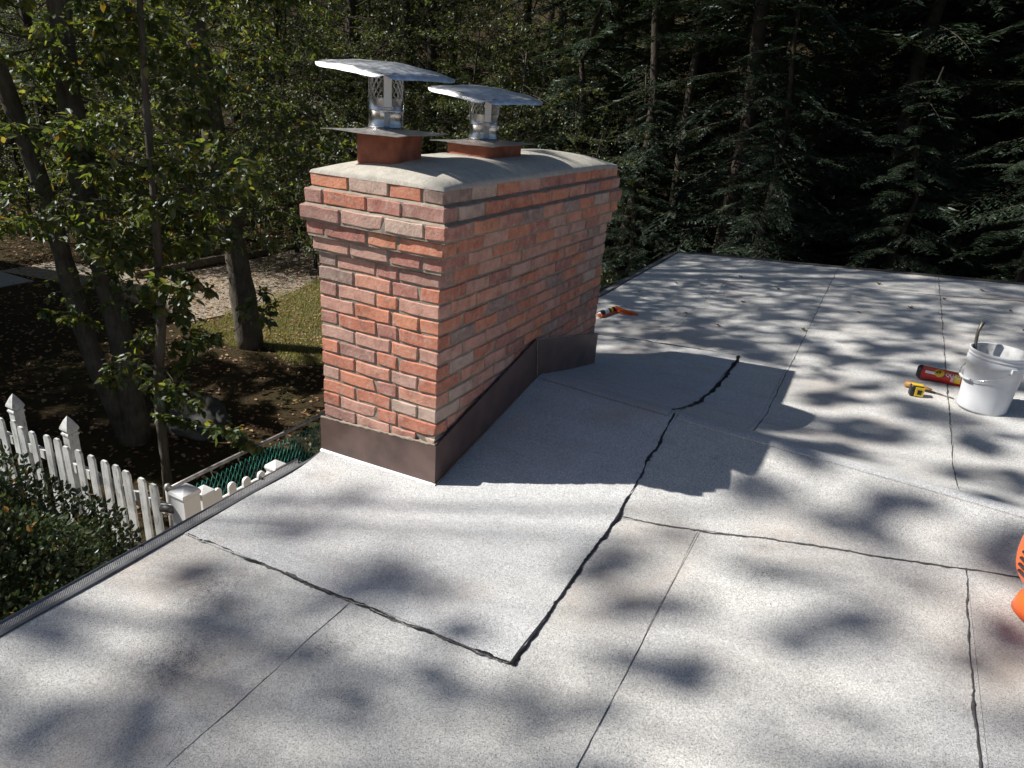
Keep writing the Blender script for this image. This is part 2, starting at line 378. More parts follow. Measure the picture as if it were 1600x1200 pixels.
# saddle sheet on the near slope of the cricket
rs((.80, yA(.80)+g_), (3.9, yA(3.9)+g_), (3.9, .99), (.80, 1.10), .003, M_roof, None)
for i in range(5):
    a, c = max(SEAMX[i], X0)+g_, SEAMX[i+1]-g_
    off = .0014*((i+1) % 2)
    y0 = 2.50 if i == 0 else 1.02
    if i == 0: rs((a, y0), (c, y0), (c, Y1), (a, Y1), off, M_roof, None)
    elif i == 1: rs((a, 2.5), (c, 2.5), (c, Y1), (a, Y1), off, M_roof, None); rs((.80, 1.10), (c, 1.04), (c, 2.5-g_), (.80, 2.5-g_), off, M_roof, None)
    else:
        ys = 5.28+.11*(i-1)
        rs((a, 1.03), (c, 1.0), (c, ys+.08), (a, ys), off, M_roof, None)
        rs((a, ys+2*g_), (c, ys+.08+2*g_), (c, Y1), (a, Y1), off, M_roof, None)
# the newer patch round the chimney
PX, PY0, PY1 = .838, -.822, 2.575
rs((X0+.012, PY0), (PX, PY0), (PX-.015, 1.02), (X0+.012, 1.02), .006, M_patch, None, wob=.003)
rs((X0+.012, 1.024), (PX-.03, 1.024), (PX, PY1), (X0+.012, PY1), .0064, M_patch, None, wob=.003)

def yR(X): return 1.02-.0647*X
o = rs((.024, yR(.024)-.03), (PX-.05, yR(PX)-.03), (PX-.05, yR(PX)+.045), (.024, yR(.024)+.045), .0125, M_patch, None, step=.02)
o = rs((PX+.0, yR(PX)-.035), (3.9, yR(3.9)-.035), (3.9, yR(3.9)+.05), (PX+.0, yR(PX)+.05), .0105, M_patch, None, step=.02, thick=.007)
rng = np.random.default_rng(7)
def bead(pts, wid, hgt, mat_, name='sealant_bead', jit=.3, gap=0., off=.004, step=.012, seed=1, wander=.004):
    r = np.random.default_rng(seed); P = np.array(pts, float)
    s = np.concatenate([[0], np.cumsum(np.linalg.norm(np.diff(P, axis=0), axis=1))]); L = s[-1]
    k = int(L/step)+2; t = np.linspace(0, L, k)
    xy = np.stack([np.interp(t, s, P[:, 0]), np.interp(t, s, P[:, 1])], 1)
    def sm(n, w_): x = r.normal(size=n+w_*2); return np.convolve(x, np.ones(w_)/w_, 'same')[w_:-w_]*math.sqrt(w_)
    T = np.gradient(xy, axis=0); T /= np.linalg.norm(T, axis=1)[:, None]; Nn = np.stack([-T[:, 1], T[:, 0]], 1)
    xy = xy+Nn*(sm(k, 9)*wander)[:, None]
    wd = wid*np.clip(1+jit*sm(k, 4)+.6*jit*sm(k, 15), .25, 2.4); hh = hgt*np.clip(1+jit*sm(k, 5), .3, 2)
    if gap: wd = wd*np.where(sm(k, 12) > gap, 1, .12)
    a = np.array([-1, -.6, 0, .6, 1]); hprof = np.array([-.002/hgt, .75, 1, .75, -.002/hgt])
    V = []
    for j in range(5):
        q = xy+Nn*(a[j]*wd*.5)[:, None]*(1+.15*r.normal(size=(k, 1)))
        V.append(np.stack([q[:, 0], q[:, 1], hz(q[:, 0], q[:, 1])+off+hh*hprof[j]], 1))
    V = np.stack(V, 1).reshape(-1, 3)
    bf = Buf(); bf.add(V, gridfaces(k, 5)[:, ::-1])
    o = bf.obj(name, mat_, smooth=True); o.parent = deck; o.matrix_parent_inverse = Matrix.Identity(4); return o
bead([(-.63, -.815), (.2, -.828), (.852, -.828)], .011, .003, M_seam, seed=2, jit=.3, off=.003)
bead([(-.63, -.818), (.2, -.830), (.30, -.829)], .007, .006, M_bitumen, seed=3, jit=.6, gap=.1, off=.004)
bead([(.30, -.829), (.60, -.832), (.852, -.829)], .011, .005, M_bitumen, seed=33, jit=.5, off=.004)
bead([(.847, -.832), (.841, -.54), (.834, -.174), (.831, .189), (.826, .516), (.811, .985)], .0135, .006, M_bitumen, seed=4, jit=.32)
bead([(.785, 1.05), (.80, 1.20), (.812, 1.36), (.83, 1.795), (.845, 2.159), (.842, 2.56)], .021, .006, M_bitumen, seed=5, jit=.3)
bead([(.842, 2.575), (.302, 2.592), (-.62, 2.578)], .012, .004, M_bitumen, seed=6, jit=.5)
bead([(.838, .133), (1.155, .198), (1.651, .315), (2.103, .421), (3.2, .68)], .006, .0012, M_seam, seed=8, jit=.5, name='lap_seam', off=.0042)
bead([(2.105, .43), (2.094, -.018), (2.087, -.57), (2.10, -4)], .006, .0012, M_seam, seed=9, jit=.4, name='lap_seam', off=.0028, wander=.0025)
bead([(1.157, .189), (1.165, -.56), (1.165, -4)], .0016, .0005, M_faint, seed=10, jit=.5, wander=.0015, gap=-.3, name='lap_seam', off=.0028)
bead([(.214, -.84), (.229, -1.27), (.23, -4)], .0016, .0005, M_faint, seed=11, jit=.5, wander=.0015, gap=-.2, name='lap_seam', off=.0028)
bead([(1.165, 6.3), (1.179, 3.437), (1.190, 1.1)], .0045, .0008, M_seam, seed=12, jit=.4, wander=.002, name='lap_seam', off=.0028)
bead([(2.143, 6.3), (2.112, 2.668), (2.096, 1.249), (2.09, .98)], .0045, .0008, M_seam, seed=13, jit=.4, wander=.002, name='lap_seam', off=.0028)
bead([(1.18, 5.30), (2.11, 5.40), (3.05, 5.55)], .007, .001, M_seam, seed=14, jit=.5, name='lap_seam', off=.0028)

# walls, fascia, gutter
M_siding = plain('house_siding', (.64, .58, .50), .7, 0, .05, 4)
b = Buf(); b.box((X0+.35, Y0+.3, -4.1), (X1-.2, Y1-.3, -1.47)); b.obj('wall', M_siding, house)
M_fascia = plain('white_fascia', (.62, .62, .60), .5, 0, .05, 6)
b = Buf(); b.box((X0-.012, Y0, -1.56), (X0+.02, Y1, -1.372)); o = b.obj('fascia', M_fascia, house)
b = Buf(); b.box((X0+.02, Y1-.02, -1.50), (X1, Y1+.012, -1.31)); b.obj('fascia', M_fascia, house)
def gutter(y0, y1, name='gutter'):
    zt = lambda Y: zm(-.65, Y)-.012
    prof = [(-.012, .0), (-.014, -.105), (-.065, -.105), (-.092, -.045), (-.092, -.002), (-.080, .006), (-.074, -.004), (-.086, -.008)]
    bf = Buf(); ys = np.linspace(y0, y1, 40); V = []
    for Y in ys:
        wv = .003*math.sin(Y*4.1)+.002*math.sin(Y*9+2)
        V += [(X0+px+(wv if px < -.05 else 0), Y, zt(Y)+pz+(wv if px < -.05 else 0)) for px, pz in prof]
    bf.add(np.array(V), gridfaces(len(ys), len(prof)))
    # end caps
    for Y in (y0, y1):
        bf.box((X0-.090, Y-.002, zt(Y)-.104), (X0-.014, Y+.002, zt(Y)-.006))
    gt = bf.obj(name, M_gutter, house)
    # screen guard: lattice of thin wires over the trough
    ms = Buf(); p = .009; wdt = .066; w_ = .0017
    n_ = int((y1-y0)/p)
    for k in range(n_):
        Y = y0+k*p
        for s_ in (1, -1):
            ya, yb = (Y, Y+wdt*.9) if s_ > 0 else (Y+wdt*.9, Y)
            if max(ya, yb) > y1: continue
            za, zb = zt(ya)+.002, zt(yb)+.001
            ms.add([(X0-.012, ya-w_, za), (X0-.012, ya+w_, za), (X0-.079, yb+w_, zb), (X0-.079, yb-w_, zb)], [[0, 1, 2, 3]])
    g2 = ms.obj('screen_guard', M_screen); g2.parent = gt; g2.matrix_parent_inverse = Matrix.Identity(4); g2['kind'] = 'stuff'
    # spring clips
    for Y in np.arange(y0+.35, y1, .62):
        c = Buf(); c.box((X0-.091, Y-.006, zt(Y)-.004), (X0-.074, Y+.006, zt(Y)+.009)); cl = c.obj('clip', M_trim); cl.parent = gt; cl.matrix_parent_inverse = Matrix.Identity(4)
    return gt
M_screen = plain('mesh_screen', (.36, .36, .365), .55, .3, .2, 30)
gutter(Y0, -.10); gutter(2.02, Y1)
# metal drip edge strips
def strip(pts, lo, hi, z0, z1, mat_, name):
    bf = Buf()
    for (xa, ya), (xb, yb) in zip(pts[:-1], pts[1:]):
        d = np.array([xb-xa, yb-ya]); L = np.linalg.norm(d); d /= L; nn = np.array([-d[1], d[0]])
        q = [np.array([xa, ya])+nn*lo, np.array([xb, yb])+nn*lo, np.array([xb, yb])+nn*hi, np.array([xa, ya])+nn*hi]
        V = [(*c, float(zm(*c))+z0) for c in q]+[(*c, float(zm(*c))+z1) for c in q]
        bf.add(V, [[3, 2, 1, 0], [4, 5, 6, 7], [0, 1, 5, 4], [1, 2, 6, 5], [2, 3, 7, 6], [3, 0, 4, 7]])
    return bf.obj(name, mat_, house)
strip([(X0, -4.4), (X0, -.02)], -.002, .014, -.03, .008, M_gutter, 'drip_edge')
strip([(X0, 1.96), (X0, Y1)], -.004, .014, -.03, .010, M_trim, 'drip_edge')
for k, (xa, xb) in enumerate([(-.45, 1.35), (1.36, 3.0), (3.01, 4.6)]):
    strip([(xa, Y1), (xb, Y1)], -.03, .015, -.05, .016+.003*(k % 2), M_trim, 'edge_trim')
strip([(-.66, Y1-.02), (-.455, Y1-.02)], -.03, .02, -.05, .012, M_trim, 'edge_trim')

# ------------------------------------------------------------------ chimney
W, L = .642, 1.884; PC = .0677; BH = .0572
CORB = [.018, .036, .053, .036, .018]+[0]*24
chim = empty('chimney', (-W/2, L/2, -1.33), 'tall red brick chimney with corbelled top and grey domed crown at the roof edge', 'chimney')
def brick_variants(l, d, n, seed):
    out = []
    for k in range(n):
        r = random.Random(seed*100+k)
        bm = bmesh.new(); bmesh.ops.create_cube(bm, size=1)
        for v in bm.verts: v.co = Vector((v.co.x*l, v.co.y*d, v.co.z*BH))
        long_e = [e for e in bm.edges if abs(e.verts[0].co.x-e.verts[1].co.x) > l*.5]
        bmesh.ops.subdivide_edges(bm, edges=long_e, cuts=2 if l > .15 else 1)
        sharp = [e for e in bm.edges if len(e.link_faces) == 2 and e.calc_face_angle(0) > .5]
        bmesh.ops.bevel(bm, geom=sharp, offset=.004, segments=1, affect='EDGES', profile=.5)
        ph = [r.uniform(0, 6) for _ in range(6)]
        for v in bm.verts:
            x, y, z = v.co
            v.co += Vector((.0014*math.sin(40*z+ph[0]+30*y), .0012*math.sin(35*x+ph[1]+60*z), .0020*math.sin(32*x+ph[2]+25*y)))
            v.co += Vector((r.uniform(-1, 1)*.0012, r.uniform(-1, 1)*.0012, r.uniform(-1, 1)*.0012))
        if r.random() < .35:                                     # a chipped corner
            c = Vector((r.choice((-1, 1))*l/2, r.choice((-1, 1))*d/2, r.choice((-1, 1))*BH/2))
            for v in bm.verts:
                dd = (v.co-c).length
                if dd < .03: v.co *= 1-.12*(1-dd/.03)
        bm.normal_update()
        for e in bm.edges:
            if len(e.link_faces) == 2: e.smooth = e.calc_face_angle(0) < .35
        me = bpy.data.meshes.new('brick'); bm.to_mesh(me); bm.free()
        me.materials.append(M_brick)
        for p in me.polygons: p.use_smooth = True
        out.append(me)
    return out
BL, BW = .199, .095
VF = brick_variants(BL, BW, 10, 1); VH = brick_variants(BW, BW, 6, 2); VM = brick_variants(.125, BW, 6, 3)
rb = random.Random(5)
hidden = Buf()
def put_brick(kind, x0, x1, y0, y1, zc, seen=True):
    """axis-aligned brick filling the footprint"""
    cx, cy = (x0+x1)/2, (y0+y1)/2; lx, ly = x1-x0, y1-y0
    along_y = ly > lx
    l = max(lx, ly); d = min(lx, ly)
    if l > .16: me = rb.choice(VF); nl = BL
    elif l > .11: me = rb.choice(VM); nl = .125
    else: me = rb.choice(VH); nl = BW
    if not seen:
        hidden.box((x0, y0, zc-BH/2), (x1, y1, zc+BH/2)); return
    o = bpy.data.objects.new('brick', me); link(o); o.parent = chim
    o.location = Vector((cx+rb.uniform(-1, 1)*.0018, cy+rb.uniform(-1, 1)*.0018, zc+rb.uniform(-1, 1)*.0012))-chim.location
    rz = (math.pi/2 if along_y else 0)+(math.pi if rb.random() < .5 else 0)
    o.rotation_euler = (0, 0, rz+rb.uniform(-1, 1)*.006)
    o.scale = (l/nl*rb.uniform(.993, 1.004), d/BW, rb.uniform(.97, 1.02))
J = .011
mort = Buf()
NC = 20
for k in range(NC):
    c = CORB[k]; xa, xb, ya, yb = -W-c, c, -c, L+c
    zt = -k*PC; zc = zt-BH/2-.001
    rec = .006
    mort.box((xa+rec, ya+rec, zt-PC-(.0 if k < NC-1 else .5)), (xb-rec, yb-rec, zt-.0005*(k > 0)))
    low = zt < -1.15
    Wc = xb-xa; Lc = yb-ya
    if k % 2 == 0:      # long-face stretchers reach the near corner
        n = 9; pit = (Lc+J)/n
        for i in range(n):
            y = ya+i*pit
            vis = not (zt-PC < -1.36)
            put_brick('s', xb-BW, xb, y, y+pit-J, zc, vis)
        x = xa; f = (Wc-BW-3*J)
        fl = .190+c*.5; parts = [fl, fl, f-2*fl]
        for p in parts: put_brick('s', x, x+p, ya, ya+BW, zc); x += p+J
        # hidden faces
        n = 8; pit = (Lc-2*BW-J)/n
        for i in range(n): put_brick('s', xa, xa+BW, ya+BW+J+i*pit, ya+BW+(i+1)*pit, zc, False)
        x = xa
        for p in parts: put_brick('s', x, x+p, yb-BW, yb, zc, False); x += p+J
    else:
        f = Wc-BW-3*J; fl = .203+c*.5; mid = f-2*fl
        x = xa; seq = [BW, fl, mid, fl] if k > 2 else [BW, fl, mid+.02, fl-.02]
        for p in seq: put_brick('s', x, x+p, ya, ya+BW, zc); x += p+J
        n = 8; y = ya+BW+J; pit = (Lc-BW-J)/(n+.49)
        for i in range(n): put_brick('s', xb-BW, xb, y, y+pit-J, zc); y += pit
        put_brick('h', xb-BW, xb, y, yb, zc)
        n = 9; pit = (Lc-BW)/n
        for i in range(n): put_brick('s', xa, xa+BW, ya+BW+J+i*pit, min(ya+BW+(i+1)*pit, yb), zc, False)
        x = xa+BW+J
        for p in (fl, mid, fl-BW-J): put_brick('s', x, x+p, yb-BW, yb, zc, False); x += p+J
mort.obj('mortar', M_mortar, chim)
o = hidden.obj('rear_brickwork', M_brick, chim); o['kind'] = 'stuff'
# mortar wash on the ledges of the corbel
for k in (1, 2):
    c0, c1 = CORB[k-1], CORB[k]; z = -k*PC
    bf = Buf(); A = [(-W-c1+.006, -c1+.006), (c1-.006, -c1+.006), (c1-.006, L+c1-.006), (-W-c1+.006, L+c1-.006)]
    B2 = [(-W-c0+.003, -c0+.003), (c0-.003, -c0+.003), (c0-.003, L+c0-.003), (-W-c0+.003, L+c0-.003)]
    V = [(*p, z-.006) for p in A]+[(*p, z+.007) for p in B2]
    bf.add(V, [[i, (i+1) % 4, 4+(i+1) % 4, 4+i] for i in range(4)]); bf.obj('mortar_wash', M_mortar, chim)
# domed concrete crown
c = .018+.002; nx, ny = 40, 96
uu, vv = np.meshgrid(np.linspace(0, 1, nx), np.linspace(0, 1, ny), indexing='ij')
# concentrate rows near the edges
ee = lambda t: .5-.5*np.cos(np.pi*t)
CX = -W-c+ee(uu)*(W+2*c); CY = -c+ee(vv)*(L+2*c)
def crown_z(X, Y):
    dx = np.minimum(X+W+c, c-X); dy = np.minimum(Y+c, L+c-Y)
    ax_ = 1-np.clip(dx/.36, 0, 1); ay_ = 1-np.clip(dy/.42, 0, 1)
    q = (1-np.clip(ax_, 0, 1)**2.6)*(1-np.clip(ay_, 0, 1)**2.6)
    return -.006+.012*np.clip(np.minimum(dx, dy)/.006, 0, 1)+.066*q**.72 + .0025*np.sin(X*17+Y*4)*np.sin(Y*9+1)*np.clip(np.minimum(dx, dy)/.06, 0, 1)
CZ = crown_z(CX, CY)
b = Buf(); b.add(np.stack([CX, CY, CZ], -1).reshape(-1, 3), gridfaces(nx, ny)); b.obj('crown', M_crown, chim, smooth=True)
# clay flue tiles
def rrect(x0, x1, y0, y1, r, n=5):
    pts = []
    for cx, cy, a0 in ((x1-r, y0+r, -90), (x1-r, y1-r, 0), (x0+r, y1-r, 90), (x0+r, y0+r, 180)):
        for i in range(n+1):
            a = math.radians(a0+90*i/n); pts.append((cx+r*math.cos(a), cy+r*math.sin(a)))
    return pts
def flue(x0, x1, y0, y1, zt):
    bf = Buf(); rings = []
    for off, z in ((0, -.05), (0, zt-.006), (-.005, zt), (-.03, zt), (-.032, -.05)):
        rings.append([(px, py, z) for px, py in rrect(x0-off, x1+off, y0-off, y1+off, max(.045+off, .012))])
    n = len(rings[0]); V = np.array(rings).reshape(-1, 3)
    i, j = np.meshgrid(np.arange(4), np.arange(n), indexing='ij'); i = i.ravel(); j = j.ravel(); j2 = (j+1) % n
    bf.add(V, np.stack([i*n+j, i*n+j2, (i+1)*n+j2, (i+1)*n+j], 1)); return bf.obj('flue_tile', M_clay, chim, smooth=True)
FL1 = (-.525, -.305, .10, .32, .176); FL2 = (-.445, -.195, .68, 1.05, .128)
flue(*FL1); flue(*FL2)
# flashing: metal panels against the brick, cut along the roof
FT = .016
def flash(poly, normal, off, name='flashing_panel'):
    """poly: outer outline in world coords (list), thickness along -normal"""
    n_ = np.array(normal, float); P = np.array(poly, float)
    bf = Buf(); k = len(P); V = np.concatenate([P, P-n_*.012])
    i = np.arange(k); i2 = (i+1) % k
    if k == 4: bf.add(V, np.concatenate([[[0, 1, 2, 3]], np.stack([i, i+k, i2+k, i2], 1)]))
    return bf.obj(name, M_flash, chim)
h0 = lambda x, y: float(hz(x, y))-.004
flash([(-W-.012, -FT, h0(-W, -FT)), (FT-.003, -FT, h0(FT, -FT)), (FT-.003, -FT, -1.105), (-W-.012, -FT, -1.150)], (0, -1, 0), 0)
flash([(FT, -FT-.002, h0(FT, -FT)), (FT, .985, h0(FT, .985)), (FT, .945, -.862), (FT, -FT-.002, -1.105)], (1, 0, 0), 0)
flash([(FT+.003, .985, h0(FT, .985)), (FT+.003, L+FT, h0(FT, L+FT)), (FT+.003, L+FT, -1.072), (FT+.003, .940, -.860)], (1, 0, 0), 0)
flash([(FT-.004, L+FT, h0(FT, L+FT)), (-W-.012, L+FT, h0(-W, L+FT)), (-W-.012, L+FT, -1.15), (FT-.004, L+FT, -1.075)], (0, 1, 0), 0)
# sealant on top of the flashing and white strip along its foot
def worm(pts, r, mat_, name, seed, jit=.35, n=6, step=.015, parent=chim):
    rr = np.random.default_rng(seed); P = np.array(pts, float)
    s = np.concatenate([[0], np.cumsum(np.linalg.norm(np.diff(P, axis=0), axis=1))]); k = max(3, int(s[-1]/step)); t = np.linspace(0, s[-1], k)
    Q = np.stack([np.interp(t, s, P[:, i]) for i in range(3)], 1)+rr.normal(size=(k, 3))*r*.18
    bf = Buf(); bf.tube(Q, r*np.clip(1+jit*rr.normal(size=k), .4, 2), n); return bf.obj(name, mat_, parent, smooth=True)
worm([(-W-.01, -.012, -1.148), (.012, -.012, -1.103)], .006, M_mortar, 'top_sealant', 1)
worm([(.012, -.01, -1.103), (.012, .945, -.860)], .004, M_bitumen, 'top_sealant', 2)
worm([(.012, .945, -.858), (.012, L, -1.070)], .005, M_mortar, 'top_sealant', 3)
worm([(FT+.005, .941, -.862), (FT+.005, .985, -1.095)], .0022, M_mortar, 'joint_sealant', 4)
b = Buf(); V = []
for i, X in enumerate(np.linspace(-W-.012, FT+.004, 60)):
    wv = .011+.003*math.sin(i*1.7)+.002*math.sin(i*.6)
    V += [(X, -FT-.001, float(hz(X, -FT))+.014), (X, -FT-.006, float(hz(X, -FT))+.010), (X, -FT-wv, float(hz(X, -FT-wv))+.0075)]
b.add(np.array(V), gridfaces(60, 3)[:, ::-1]); b.obj('foot_sealant', M_caulk, chim, smooth=True)
worm([(FT+.004, -.01, h0(FT, 0)+.012), (FT+.004, .98, h0(FT, .98)+.012), (FT+.006, L, h0(FT, L)+.012)], .0035, M_mortar, 'foot_sealant', 6)

# ------------------------------------------------------------------ flue caps
def flue_cap(cx, cy, zb, pr, ph, mh, ps, ls, rot, label, plate_rot, lid_tilt):
    t = empty('flue_cap', (cx, cy, zb), label, 'chimney cap', 'stainless caps on the chimney flues')
    # thin base plate, a little bent
    n = 14; g = np.linspace(-.5, .5, n); X, Y = np.meshgrid(g, g, indexing='ij')
    Z = .008*np.sin(X*5+1)*np.cos(Y*4)-.02*np.clip(np.abs(X)-.3, 0, 1)-.03*np.clip(np.abs(Y)-.28, 0, 1)*(Y < 0)
    V = np.stack([X*ps[0], Y*ps[1], Z+.004], -1).reshape(-1, 3); k = len(V)
    bf = Buf(); idx = np.arange(k).reshape(n, n); ring = np.concatenate([idx[:, 0], idx[-1, 1:], idx[-2::-1, -1], idx[0, -2:0:-1]]); r2 = np.roll(ring, -1)
    fc = gridfaces(n, n)
    bf.add(np.concatenate([V, V-[0, 0, .0025]]), np.concatenate([fc, fc[:, ::-1]+k, np.stack([ring, ring+k, r2+k, r2], 1)]))
    o = bf.obj('base_plate', M_alu, t, keep=False); o.rotation_euler[2] = plate_rot
    # round collar with rolled beads
    z0 = .006
    prof = [(pr+.012, z0), (pr+.004, z0+.004), (pr+.001, z0+.01)]
    for f in (.10, .60):
        zz = z0+ph*f; prof += [(pr, zz-.006), (pr+.003, zz-.002), (pr+.003, zz+.002), (pr, zz+.006)]
    prof += [(pr, z0+ph), (pr-.003, z0+ph), (pr-.003, z0+.01)]
    bf = Buf(); bf.lathe(prof, 40); o = bf.obj('collar', M_steel, t, smooth=True, keep=False)
    # seam strap and clamp screw of the collar
    a0 = math.radians(-48)
    bf = Buf()
    for da in (-.10, .10):
        pass
    # expanded-metal screen
    bf = Buf(); nd = 20; rows = 6; zz0 = z0+ph-.005; hh = mh/rows
    for r_ in range(rows):
        for d_ in range(nd):
            for s_ in (0, 1):
                a1 = 2*math.pi*(d_+.5*(r_ % 2))/nd; a2 = 2*math.pi*(d_+.5*(r_ % 2)+(.5 if s_ else -.5))/nd
                p1 = np.array([(pr-.004)*math.cos(a1), (pr-.004)*math.sin(a1), zz0+r_*hh]); p2 = np.array([(pr-.004)*math.cos(a2), (pr-.004)*math.sin(a2), zz0+(r_+1)*hh])
                bf.tube([p1, p2], .0012, 4, cap=False)
    bf.obj('wire_screen', M_steel, t, keep=False)
    # three flat straps up to the lid
    for a in (a0, a0+2.2, a0+4.1):
        bf = Buf(); R = np.array([[math.cos(a), -math.sin(a), 0], [math.sin(a), math.cos(a), 0], [0, 0, 1]])
        bf.box((pr+.001, -.016, z0+ph*.72), (pr+.003, .016, z0+ph+mh+.004), (R, np.zeros(3))); bf.obj('strap', M_strap, t, keep=False)
    # lid: shallow square dome with turned-down rounded lips
    lid_e = bpy.data.objects
    bf = Buf(); n = 21; g = np.linspace(-1, 1, n); X, Y = np.meshgrid(g, g, indexing='ij'); h = ls/2
    Z = .045*(1-.5*(np.abs(X)**1.6+np.abs(Y)**1.6)) + .012*np.minimum(np.abs(X), np.abs(Y))*(np.maximum(np.abs(X), np.abs(Y)) > .4)
    Z += .003*np.sin(X*7+1)*np.sin(Y*5)
    top = np.stack([X*h, Y*h, Z], -1).reshape(-1, 3)
    bf.add(top, gridfaces(n, n)); bf.add(top-[0, 0, .0012], gridfaces(n, n)[:, ::-1])
    for s_ in range(4):                           # lips
        a = s_*math.pi/2; R = np.array([[math.cos(a), -math.sin(a), 0], [math.sin(a), math.cos(a), 0], [0, 0, 1]])
        V = []; yy = np.linspace(-1, 1, 25); m_ = 5
        for y in yy:
            zedge = .045*(1-.5*(1+abs(y)**1.6))+.012*abs(y)+.003*math.sin(7+1)*math.sin(y*5)*0
            dep = .022*max(0, 1-abs(y)**5)**.6
            for q in range(m_):
                f = q/(m_-1); V.append((h+.022*math.sin(f*1.4)*dep/.022, y*h, zedge-.0005-dep*(1-math.cos(f*1.5))*.6-dep*.45*f))
        bf.add(np.array(V)@R.T, gridfaces(25, m_)); bf.add((np.array(V)*[.998, 1, 1]-[0, 0, .001])@R.T, gridfaces(25, m_)[:, ::-1])
    lid = bf.obj('lid', M_steel_lid, t, smooth=True, keep=False)
    lid.location = (0, 0, z0+ph+mh-.012); lid.rotation_euler = (lid_tilt[0], lid_tilt[1], rot)
    # paper sticker on the collar
    for (aa, ab, za, zb_, m__) in ((-1.02, -.70, .10, .50, M_sticker), (-1.06, -.74, .015, .10, M_stickerb)):
        bf = Buf(); V = []
        for a in np.linspace(aa, ab, 8):
            for f in (za, zb_): V.append(((pr+.0042)*math.cos(a), (pr+.0042)*math.sin(a), z0+ph*f+.004))
        bf.add(np.array(V), gridfaces(8, 2)); bf.obj('sticker', m__, t, keep=False)
    return t
M_sticker = plain('sticker_paper', (.42, .44, .44), .5, 0, .2, 120)
M_stickerb = plain('sticker_blue', (.10, .20, .42), .5, 0, .3, 90)
flue_cap(-.425, .20, .177, .073, .125, .105, (.40, .37), .405, math.radians(-9), 'taller stainless flue cap nearer the camera with a bright square lid', .0, (math.radians(1), math.radians(5)))
flue_cap(-.335, .87, .129, .073, .122, .092, (.36, .42), .40, math.radians(-14), 'lower stainless flue cap with a square lid on the far flue', .0, (math.radians(2), math.radians(6)))

# ------------------------------------------------------------------ things on the roof
def R_ax(ax, a):
    return np.array(Matrix.Rotation(a, 3, ax))
def roof_loc(x, y, dz=.0): return (x, y, float(hz(x, y))+.001+dz)
M_bucket = plain('bucket_plastic', (.64, .65, .67), .36, 0, .10, 9, spec=.5)
def bucket_mat():
    mt, n, b = mat('bucket_inside'); oc = ocoord(n)
    c = ramp(n, noise(n, oc, 16, 5, .7), [(.42, (.70, .71, .71)), (.56, (.55, .54, .52)), (.68, (.22, .20, .18))])
    n.links.new(c, b.inputs['Base Color']); b.inputs['Roughness'].default_value = .5; return mt
M_bucketin = bucket_mat()
BX, BY = 2.272, 2.31
t = empty('bucket', roof_loc(BX, BY), 'white plastic pail with wire handle standing on the roof', 'bucket')
r0, r1, hB = .125, .143, .355
prof = [(0, .004), (r0-.006, .004), (r0, .0), (r0+.002, .012)]
prof += [(r0+(r1-r0)*f, .012+(hB-.085-.012)*f) for f in (.3, .6, 1)]
zb = hB-.085
for k in range(1): pass
prof += [(r1+.006, zb+.002), (r1+.007, zb+.034), (r1+.002, zb+.038), (r1+.002, zb+.046), (r1+.0055, zb+.048), (r1+.0055, zb+.054), (r1+.002, zb+.057), (r1+.002, zb+.066), (r1+.007, zb+.069), (r1+.008, hB-.003), (r1+.005, hB), (r1+.001, hB-.002)]
b = Buf(); b.lathe(prof, 64); b.obj('shell', M_bucket, t, smooth=True, keep=False)
b = Buf(); b.lathe([(r1+.001, hB-.002), (r1-.001, hB-.09), (r0-.004, .02), (0, .016)], 64); b.obj('inside', M_bucketin, t, smooth=True, keep=False)
# bail ears and handle hanging on the camera side
for a in (-62, 118):
    ar = math.radians(a); b = Buf(); M_ = (np.array(Matrix.Rotation(ar, 3, 'Z')), np.array([0, 0, zb+.012]))
    b.box((r1+.004, -.013, -.012), (r1+.018, .013, .014), M_); b.obj('handle_ear', M_bucket, t, keep=False)
P = []
for f in np.linspace(0, 1, 21):
    a = math.radians(-62-180*f); dip = .10*math.sin(f*math.pi)**.8
    P.append(((r1+.012+.004*math.sin(f*math.pi)-.0)*math.cos(a), (r1+.012)*math.sin(a), zb+.012-dip*1.0))
b = Buf(); b.tube(P, .0022, 6); b.obj('handle', M_steel, t, smooth=True, keep=False)
b = Buf(); b.tube(P[8:13], .008, 8); b.obj('handle_grip', M_bucket, t, smooth=True, keep=False)
# brush standing in the bucket
t = empty('roofing_brush', (BX-.02, BY+.01, roof_loc(BX, BY)[2]+.02), 'dirty metal tool handle sticking up out of the white pail', 'tool')
b = Buf(); b.tube([(-.06, .02, .03), (-.082, .05, .25), (-.098, .065, .33), (-.104, .072, .40), (-.094, .074, .46)], [.012, .012, .009, .009, .011], 8); b.obj('handle', plain('worn_tool_metal', (.12, .11, .09), .45, .6, .4, 40), t, smooth=True, keep=False)
b = Buf(); b.box((-.09, -.02, .0), (-.02, .05, .05)); b.obj('brush_head', M_bark2, t, keep=False)
